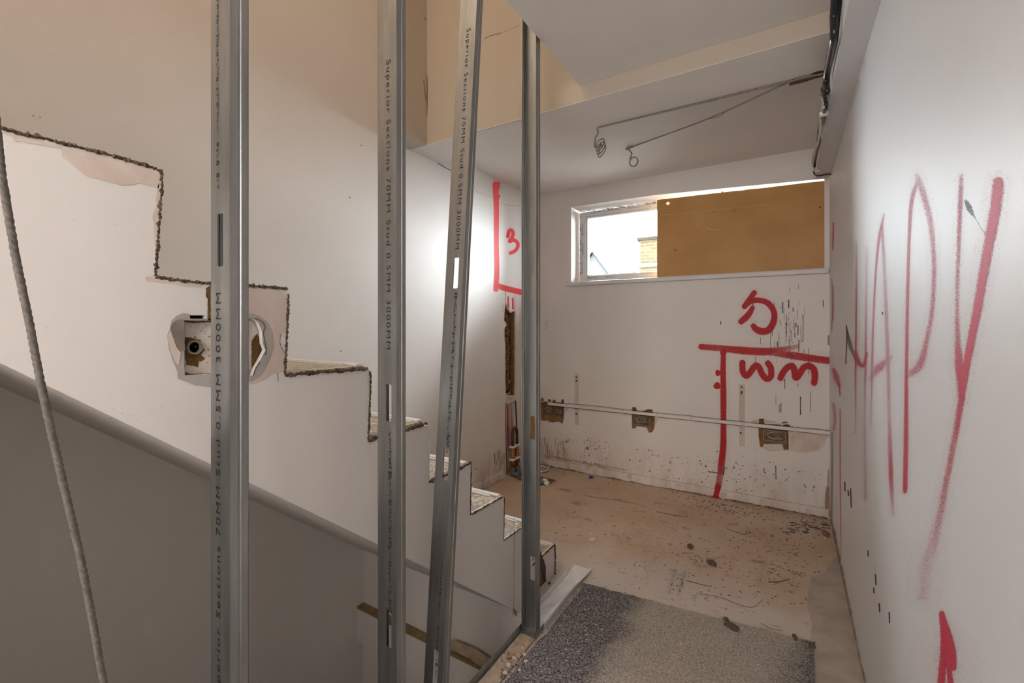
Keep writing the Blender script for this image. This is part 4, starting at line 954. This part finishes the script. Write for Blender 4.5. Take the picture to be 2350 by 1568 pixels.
# ------------------------------------------------------------------ pipes, coil and bits in the kitchen corner
def pipe(label, u, v_top, v_bot, xo):
    top = P(u, v_top, x=XL + xo); bot = P(u, v_bot, x=XL + xo); bot.z = 0.03
    t = thing('copper_pipe', label, 'pipe', (top.x, top.y, .0), 'pair of pipes in the kitchen corner')
    mid = top.lerp(bot, .36)
    tube('upper_length', [top, mid], .0115, 'copper_dark', t, 12, curve=False)
    tube('lower_length', [mid, Vector((top.x, top.y, .03))], .0165, 'copper', t, 12, curve=False)
    for k in (.36, .69):
        q = top.lerp(bot, k); box('clip', (q.x - .022, q.y - .027, q.z - .008), (q.x + .022, q.y + .027, q.z + .008), 'white_bright', t, bev=.003)
    tube('elbow', [Vector((top.x, top.y, .06)), Vector((top.x, top.y, .012)), Vector((top.x + .02, top.y, .006)), Vector((top.x + .07, top.y, .008))], .023, 'grey_plastic', t, 12, 4)
    return t, top
p1, t1 = pipe('left one of two copper pipes rising in the kitchen corner', 1176.5, 994, 1090, .012)
p2, t2 = pipe('right one of two copper pipes rising in the kitchen corner', 1186.5, 990, 1084, .012)
tube('return_bend', [t1 - Vector((0, 0, .02)), t1 + Vector((0, (t2.y - t1.y) * .12, .02)), t1.lerp(t2, .5) + Vector((0, 0, .035)), t2 + Vector((0, -(t2.y - t1.y) * .12, .02)), t2 - Vector((0, 0, .02))], .0125, 'copper_dark', p1, 12, 6)
for lab, a, b, r in (('grey waste pipe lying along the floor by the copper pipes', (1192, 1089), (1252, 1104), .016), ('second grey waste pipe on the floor, nearer the stair', (1190, 1097), (1256, 1110), .017)):
    A, Bq = P(*a, z=.014), P(*b, z=.014); t = thing('waste_pipe', lab, 'pipe', tuple(A - Vector((0, 0, .014))))
    d = (Bq - A).normalized()
    tube('barrel', [A, Bq], r, 'grey_plastic', t, 14, curve=False); tube('tape_end', [Bq - d * .02, Bq + d * .012], r + .002, 'white_bright', t, 14, curve=False)
patch('floor_recess', [(1168, 1091), (1190, 1086), (1240, 1094), (1278, 1102), (1258, 1114), (1230, 1115), (1195, 1102)], dict(z=0.0006), Vector((0, 0, 0)), 'debris_dark', floor, .8)  # flat dark patch painted in for the shade of a floor recess
cc = P(1236, 1078, z=0.006); pts = [cc + Vector((math.cos(k * .5) * (.085 + .006 * math.sin(k * .9)), math.sin(k * .5) * .085, .001 * k * .3)) for k in range(40)]
pts += [cc + Vector((.06, .09, .03)), P(1242, 1056, y=YF - .02), P(1247, 1048, y=YF - .015), P(1246, 1038, y=YF - .012), P(1238, 1010, y=YF - .012), P(1236, 985, y=YF - .012)]
tag(tube('cable_coil', pts, .006, 'cable_pale', None, 7, 3), 'coil of white cable on the floor in the kitchen corner', 'cable')
tb = thing('timber_batten', 'rough timber batten leaning in the kitchen corner behind the dark stud', 'timber', (-1.93, 3.50, 0))
mesh('batten', [(-1.955, 3.46, 0), (-1.905, 3.44, 0), (-1.905, 3.50, 0), (-1.955, 3.52, 0), (-1.985, 3.52, .74), (-1.93, 3.50, .74), (-1.93, 3.55, .74), (-1.985, 3.57, .74)], [(3, 2, 1, 0), (4, 5, 6, 7), (0, 1, 5, 4), (1, 2, 6, 5), (2, 3, 7, 6), (3, 0, 4, 7)], 'timber', tb)
q = P(1356.5, 1097, z=0); bm = bmesh.new(); bmesh.ops.create_cone(bm, cap_ends=True, segments=20, radius1=.018, radius2=.017, depth=.014, matrix=Matrix.Translation(q + Vector((0, 0, .0075)))); bmesh.ops.bevel(bm, geom=[e for e in bm.edges if abs(e.verts[0].co.z - e.verts[1].co.z) < 1e-5], offset=.002, segments=2, affect='EDGES')
tag(from_bm('bottle_cap', bm, 'blue_plastic', None, True), 'small blue bottle cap on the floor', 'bottle cap')

# ------------------------------------------------------------------ ceiling cables
K_ = lambda l: crop_pts(l, 1200, 0, 3.133)
def coil(center, r, turns, ax, pitch, flat=1.0):
    ax = ax.normalized(); a = ax.cross(Vector((0.2, 1, 0.1))).normalized(); b = ax.cross(a)
    return [center + ax * pitch * (k / 12) + (a * math.cos(k * math.pi / 6) + b * math.sin(k * math.pi / 6) * flat) * (r * (1 - .12 * (k / (12 * turns)))) for k in range(int(12 * turns) + 1)]
a0 = P(1893, 168, z=ZB - .006); a1 = P(1815, 186, z=ZB - .006); a2 = P(1560, 248, z=ZB - .005); a3 = P(1372, 293.5, z=ZB - .005)
hang = [a3 + Vector((0, 0, -.03)), P(1366, 318, y=a3.y), P(1364, 338, y=a3.y)]
cab = thing('ceiling_cable', 'grey cable along the beam ending in a hanging spring-like coil', 'cable', tuple(a3))
tube('run', [a0, a1, a2, a3 + Vector((.05, 0, .001)), a3] + hang, .0045, 'cable_grey', cab, 8, 8)
cq = []
for k in range(46):
    g = k * math.pi / 6; cx, cy = 548 + .5 * k, 1018 + 1.75 * k
    al, be = 46 * math.cos(g), 19 * math.sin(g); u, v = K_([(cx + al * .55 - be * .83 * -1, cy - al * .83 + be * .55)])[0]
    cq.append(P(u, v, y=a3.y + .03 * math.sin(g)))
tube('coil', [hang[-1]] + cq[3:], .0030, 'cable_grey', cab, 8, 3)
b0 = P(1813, 188, z=ZB - .008); b1 = P(1660, 258, z=ZB - .012); b2 = P(1580, 290, z=ZC - .05); b3 = P(1452, 337, z=ZC - .006)
cab2 = thing('ceiling_cable', 'grey cable across the kitchen ceiling ending in a small hanging loop', 'cable', tuple(b3))
h2 = [b3 + Vector((-.02, 0, -.02)), P(1450, 352, y=b3.y), P(1447, 362, y=b3.y)]
cp = P(1454, 371, y=b3.y); rr_ = (P(1463, 371, y=b3.y) - cp).length
lo_ = [cp + Vector((-math.cos(k * .52) * rr_ * (1 + .04 * (k // 12)), .003 * k / 12, math.sin(k * .52) * rr_ * 1.15)) for k in range(30)]
tube('run', [P(1885, 170, z=ZB - .006), b0, b1, b2, b3] + h2, .0042, 'cable_grey', cab2, 8, 8)
tube('coil', [h2[-1]] + lo_, .0036, 'cable_grey', cab2, 8, 3)
tube('tail', [P(1437, 343, z=ZC - .006), P(1446, 339, z=ZC - .008), b3], .006, 'cable_grey', cab2, 8, 4)
tube('tail', [P(1665, 257, z=ZB - .01), P(1650, 268, z=ZB - .02), P(1620, 274, z=ZB - .012)], .0022, 'cable_grey', cab2, 6, 4)
patch('cable_hole', K_([(1915, 585), (1935, 568), (2020, 560), (2110, 515), (2170, 505), (2172, 545), (2120, 560), (2060, 580), (1970, 605), (1915, 618)]), dict(z=ZB - .0008), Vector((0, 0, 0)), 'cut_dark', beam, .5)  # flat dark patch painted in for the shade inside a chased slot
sm = Strokes(dict(z=ZB), Vector((0, 0, -.0008)))
for l in ([(565, 905), (900, 830), (1300, 715), (1900, 575)],): sm.line(K_(l), 2.2, .8)
sm.build('scrape', 'smear_white', beam)
sm = Strokes(dict(z=ZC), Vector((0, 0, -.0008)))
for i in range(26): 
    u, v = K_([(random.uniform(500, 900), random.uniform(930, 1140))])[0]; sm.line([(u, v), (u + random.uniform(-5, 5), v + random.uniform(-4, 4))], random.uniform(.8, 2.2), .5, 2)
sm.build('scrape', 'smear_white', ceiling)

# bundle beside the boxing
J_ = lambda l: crop_pts(l, 1650, 0, 3.6475)
def runx(lst, x): return [P(u, v, x=x) for u, v in J_(lst)]
def bundle(label, lst, x, r, mat, extra=()):
    q = runx(lst, x); return tag(tube('power_cable', q + list(extra), r, mat, None, 10, 6), label, 'cable', 'cables beside the ceiling boxing')
bundle('thick black cable running high along the boxing', [(985, -420), (975, -200), (968, 0), (960, 150), (962, 300), (935, 450), (905, 600), (898, 700), (905, 770)], XB - .020, .0115, 'cable_black')
bundle('second black cable, against the white boxing edge', [(1040, -380), (1020, -200), (1005, 0), (990, 150), (975, 320), (950, 440), (925, 540), (905, 640)], XB - .008, .0085, 'cable_black')
bundle('thin grey cable twisting down beside the boxing', [(955, 350), (925, 430), (880, 690), (862, 760), (905, 850), (870, 930), (875, 1000), (835, 1100), (825, 1180), (835, 1210)], XB - .012, .0055, 'cable_grey')
bundle('dark grey flat cable hanging at the far end of the boxing', [(880, 780), (895, 880), (865, 980), (835, 1090), (840, 1180), (820, 1260), (805, 1340), (800, 1400)], XB - .016, .0070, 'cable_black')
bundle('pale loop of cable at the far end of the boxing', [(850, 800), (880, 870), (858, 950), (850, 1050), (830, 1200), (795, 1280), (782, 1360), (800, 1420), (830, 1430)], XB - .020, .0050, 'cable_pale')
q = [P(u, v, y=3.44) for u, v in J_([(792, 1435), (805, 1462), (840, 1472), (890, 1462), (930, 1460), (962, 1470)])]
tag(tube('power_cable', q, .0048, 'cable_black', None, 8, 6), 'short black cable curling under the boxing end', 'cable', 'cables beside the ceiling boxing')
for u, v in J_([(890, 527), (878, 955)]):
    c = P(u, v, x=XB - .016); box('cable_clip', c - Vector((.016, .012, .008)), c + Vector((.016, .012, .008)), 'white_bright', boxing, bev=.002)

# ------------------------------------------------------------------ rope at the left
rp = [Vector((-.84, .10, 2.46)), Vector((-.775, .095, 2.1)), Vector((-.72, .10, 1.72))] + [P(u, v, x=-.70) for u, v in [(-2, 350), (12, 450), (38, 600), (68, 745), (98, 900), (138, 1080), (178, 1250), (208, 1400), (238, 1568), (275, 1760)]]
cpts = catmull(rp, 10); rope = thing('rope', 'dark grey twisted cord hanging slackly at the left', 'rope', tuple(cpts[-1]))
for s in range(3):
    pts2 = []; L = 0
    dense = densify(cpts, .004)
    for i, p in enumerate(dense):
        if i: L += (dense[i] - dense[i - 1]).length
        a = L * 260 + s * 2.094; pts2.append(p + Vector((math.cos(a), math.sin(a), 0)) * .0011)
    bm = bmesh.new(); tube_into(bm, pts2, .0028, 8); from_bm('strand', bm, 'rope_grey', rope, True)

# ------------------------------------------------------------------ rubble
def chunk(name, label, cat, u, v, size, mat, flat=.5, group=None, z=0.0, stretch=1.0):
    c = P(u, v, z=z); bm = bmesh.new(); bmesh.ops.create_icosphere(bm, subdivisions=2, radius=1.0)
    sd = random.uniform(0, 99); rot = random.uniform(0, 6.28)
    for w in bm.verts:
        w.co *= 1 + .55 * noise.noise(w.co * 1.7 + Vector((sd, 0, 0)))
        x, y = w.co.x * size * stretch, w.co.y * size; w.co = Vector((x * math.cos(rot) - y * math.sin(rot), x * math.sin(rot) + y * math.cos(rot), w.co.z * size * flat))
    lo = min(w.co.z for w in bm.verts)
    for w in bm.verts: w.co += c + Vector((0, 0, -lo))
    return tag(from_bm(name, bm, mat), label, cat, group)
chunk('mortar_lump', 'dark clod of mortar in the middle of the floor', 'rubble', 1584, 1259, .016, 'debris_dark', .7)
chunk('mortar_lump', 'flat dark clod nearer the carpet, right of centre', 'rubble', 1633, 1296, .020, 'debris_dark', .5, stretch=1.4)
chunk('mortar_lump', 'dark scrap on the carpet edge near its middle', 'rubble', 1680, 1443, .020, 'debris_dark', .4, z=.006, stretch=1.7)
chunk('mortar_lump', 'small dark lump just beyond the carpet edge', 'rubble', 1666, 1427, .012, 'debris_dark', .7)
chunk('brick_fragment', 'broken red brick piece beside the right wall', 'rubble', 1896, 1231, .020, 'debris_brick', .5)
chunk('plaster_chip', 'pale chip lying against the red brick piece', 'rubble', 1891, 1236, .012, 'debris_pale', .3)
chunk('plaster_chip', 'white plaster flake left of the carpet corner', 'rubble', 1359, 1239, .020, 'debris_pale', .15, stretch=1.6)
chunk('plaster_chip', 'pale plaster flake in the left part of the floor', 'rubble', 1357, 1227, .016, 'debris_pale', .15, stretch=1.6)
chunk('plaster_chip', 'white chip near the red paint line at the far wall', 'rubble', 1722, 1175, .014, 'debris_pale', .4)
chunk('mortar_lump', 'grey pebble by the lowest step', 'rubble', 1261, 1342, .007, 'debris_dark', .8)
chunk('mortar_lump', 'flat dark splinter at the carpet right corner', 'rubble', 1862, 1485, .014, 'debris_dark', .3, stretch=2.2)
chunk('mortar_lump', 'dark curl of debris left of the carpet right corner', 'rubble', 1826, 1470, .012, 'debris_dark', .4, stretch=2.5)
for i, (u, v, s) in enumerate([(1180, 1512, .008), (1167, 1528, .010), (1160, 1547, .009), (1204, 1505, .007), (1192, 1540, .006), (1200, 1490, .006), (1206, 1520, .007)]):
    chunk('plaster_chip', 'plaster fragment lying in the floor track', 'rubble', u, v, s, random.choice(['debris_pale', 'debris_pale', 'plaster_pink']), .6, 'plaster fragments in the floor track', z=.0052)
v, f = [], []
def shard(p, L, w, h):
    a = random.uniform(0, 6.28); d = Vector((math.cos(a), math.sin(a), 0)) * L; n = Vector((-math.sin(a), math.cos(a), 0)) * w; b = len(v)
    v.extend([p - d, p + n, p + d, p - n, p + Vector((0, 0, h))]); f.extend([(b, b + 1, b + 4), (b + 1, b + 2, b + 4), (b + 2, b + 3, b + 4), (b + 3, b, b + 4)])
for i in range(900):
    u = random.gauss(1560, 150); vv = random.gauss(1230, 55); 
    if not (1250 < u < 1890 and 1110 < vv < 1400): continue
    shard(P(u, vv, z=.0005), random.uniform(.002, .006), random.uniform(.0015, .004), random.uniform(.001, .004))
for i in range(160): shard(P(random.uniform(1200, 1880), random.uniform(1370, 1568), z=.010), random.uniform(.0015, .005), random.uniform(.001, .003), .003)
for i in range(40): shard(P(random.gauss(1330, 40), random.gauss(1440, 60), z=.011), random.uniform(.002, .007), random.uniform(.002, .004), .004)
g = mesh('plaster_crumbs', v, f, 'debris_pale'); g['kind'] = 'stuff'; g['label'] = 'pale plaster crumbs scattered over floor and carpet'; g['category'] = 'crumbs'
v, f = [], []
for i in range(560):
    u = random.choice([random.gauss(1640, 90), random.uniform(1260, 1890), random.gauss(1810, 50)]); vv = random.gauss(1250, 70)
    if not (1240 < u < 1890 and 1120 < vv < 1470): continue
    shard(P(u, vv, z=.0005), random.uniform(.003, .014), random.uniform(.0012, .003), random.uniform(.001, .004))
for i in range(130):
    u = random.gauss(1655, 45); shard(P(u, 1155 + (u - 1655) * .17 + random.uniform(0, 22), z=.0005), random.uniform(.003, .012), random.uniform(.002, .005), random.uniform(.001, .004))
for i in range(120):
    u = random.uniform(1245, 1895); shard(P(u, 1068 + (u - 1245) * .192 + random.uniform(0, 14), z=.0005), random.uniform(.003, .010), random.uniform(.002, .004), random.uniform(.001, .004))
for i in range(60): shard(P(random.uniform(1150, 1215), random.uniform(1495, 1560), z=.0055), random.uniform(.004, .012), random.uniform(.001, .003), .003)
for i in range(60):
    u = random.uniform(1805, 1895); shard(P(u, random.gauss(1205, 10), z=.0005), random.uniform(.003, .012), random.uniform(.002, .004), .003)
g = mesh('dirt_crumbs', v, f, 'debris_dark'); g['kind'] = 'stuff'; g['label'] = 'dark crumbs and splinters strewn over the floor'; g['category'] = 'crumbs'
# stains and scrapes on the floor
fs = Strokes(dict(z=0.0), Vector((0, 0, .0010))); fs.soft = .85
H_ = lambda l: crop_pts(l, 1340, 1100, 3.35)
for l, w, a in (([(540, 620), (490, 700), (480, 800)], 14, .3), ([(700, 720), (660, 860)], 17, .5), ([(770, 730), (730, 870)], 17, .5), ([(870, 880), (850, 930)], 8, .5), ([(1390, 640), (1350, 790)], 22, .35), ([(1260, 390), (1300, 430)], 12, .4), ([(860, 630), (890, 700)], 14, .35)): fs.line(H_(l), w, a, 4)
fs.build('scrape', 'smear_grey', floor)
fs = Strokes(dict(z=0.0), Vector((0, 0, .0010)))
for l, w, a in (([(560, 250), (680, 275), (800, 290)], 1.6, .6), ([(790, 780), (900, 810), (980, 825)], 2, .6), ([(1100, 385), (1180, 410), (1240, 425), (1245, 400)], 1.6, .6), ([(880, 880), (1050, 910), (1190, 965), (1300, 985), (1370, 930)], 1.6, .6), ([(1420, 790), (1500, 790), (1580, 770)], 2.2, .8), ([(1360, 1110), (1440, 1150), (1520, 1165)], 1.6, .6), ([(940, 610), (1030, 605), (1090, 590)], 1.4, .5), ([(0, 125), (120, 145), (330, 175), (480, 215)], 1.3, .45), ([(1430, 650), (1540, 690), (1680, 750)], 1.4, .5)): fs.line(H_(l), w, a, 5)
for i in range(40):
    u, vv = H_([(random.uniform(1550, 1900), random.uniform(330, 410))])[0]; fs.line([(u, vv), (u + random.uniform(3, 12), vv + random.uniform(0, 3))], random.uniform(1, 3), random.uniform(.4, .8), 2)
fs.build('scratch', 'smear_black', floor)
fs = Strokes(dict(z=0.0), Vector((0, 0, .0010)))
for i in range(90):
    u = random.uniform(1250, 1850); vv = 1090 + (u - 1250) * .14 + random.uniform(10, 190); 
    if vv > 1330 + (u - 1330) * .25: continue
    fs.line([(u, vv), (u + random.uniform(4, 26), vv + random.uniform(0, 5))], random.uniform(1.5, 6), random.uniform(.12, .45), 3)
for u, vv, r in [(1318, 1175, 12), (1440, 1236, 9), (1418, 1232, 10), (1820, 1340, 10)]:
    for q in range(9): fs.dot((u + random.gauss(0, r), vv + random.gauss(0, r * .45)), random.uniform(1.5, 5), random.uniform(.2, .5))
fs.build('glue_stain', 'smear_brown', floor)

# ------------------------------------------------------------------ outside the window
yt_ = 11.0
a = P(1469, 560, y=yt_); r = P(1560, 560, y=yt_); zt_ = P(1469, 553, y=yt_).z; zbnd = P(1469, 610, y=yt_).z
tw = thing('brick_building', 'yellow brick building corner with a pale ledge seen through the window', 'building', (a.x, yt_, -3))
w_ = box('brick_wall', (0, 0, 0), (r.x - a.x + 2.0, 3.0, zt_ + 3), 'yellow_brick'); w_.location = (a.x, yt_, -3)
w_.parent = tw; w_.location = (0, 0, 0)
box('coping', (a.x - .06, yt_ - .06, zt_), (r.x + 2.06, yt_ + 3.06, zt_ + .07), 'coping', tw)
box('string_course', (a.x - .05, yt_ - .05, zbnd - .05), (r.x + 2.05, yt_ + 3.05, zbnd + .05), 'stone_band', tw)
yg = 16.0
pk = P(1362, 580, y=yg); lf = P(1330, 613, y=yg); rg = P(1400, 633, y=yg)
gh = thing('gable_house', 'white gabled house end rising beyond the window', 'building', (pk.x, yg, -3))
sl = (pk.z - rg.z) / (rg.x - pk.x); wd = 3.2
vv_ = [(pk.x - wd, yg, -3), (pk.x + wd, yg, -3), (pk.x + wd, yg, pk.z - sl * wd), (pk.x, yg, pk.z), (pk.x - wd, yg, pk.z - sl * wd)]
rd = Vector((pk.x, yg, 0)).normalized() * 6
mesh('gable_wall', vv_ + [(x + rd.x, y + rd.y, z) for x, y, z in vv_], [(0, 1, 2, 3, 4), (9, 8, 7, 6, 5), (0, 5, 6, 1), (1, 6, 7, 2), (4, 9, 5, 0)], 'render_white', gh)
for s in (-1, 1):
    e = (pk.x + s * (wd + .2), pk.z - sl * (wd + .2)); t_ = .07
    mesh('roof_slope', [(pk.x, yg - .15, pk.z), (pk.x, yg - .15, pk.z + t_), (e[0], yg - .15, e[1] + t_), (e[0], yg - .15, e[1]), (pk.x + rd.x, yg + rd.y, pk.z), (pk.x + rd.x, yg + rd.y, pk.z + t_), (e[0] + rd.x, yg + rd.y, e[1] + t_), (e[0] + rd.x, yg + rd.y, e[1])], [(0, 1, 2, 3), (7, 6, 5, 4), (1, 5, 6, 2), (0, 3, 7, 4), (2, 6, 7, 3)], 'verge_grey', gh)
struct(box('ground', (-40, 4.2, -3.1), (40, 60, -3.0), 'ground_grey'))  # unseen ground, added to bounce sky light up onto the kitchen ceiling
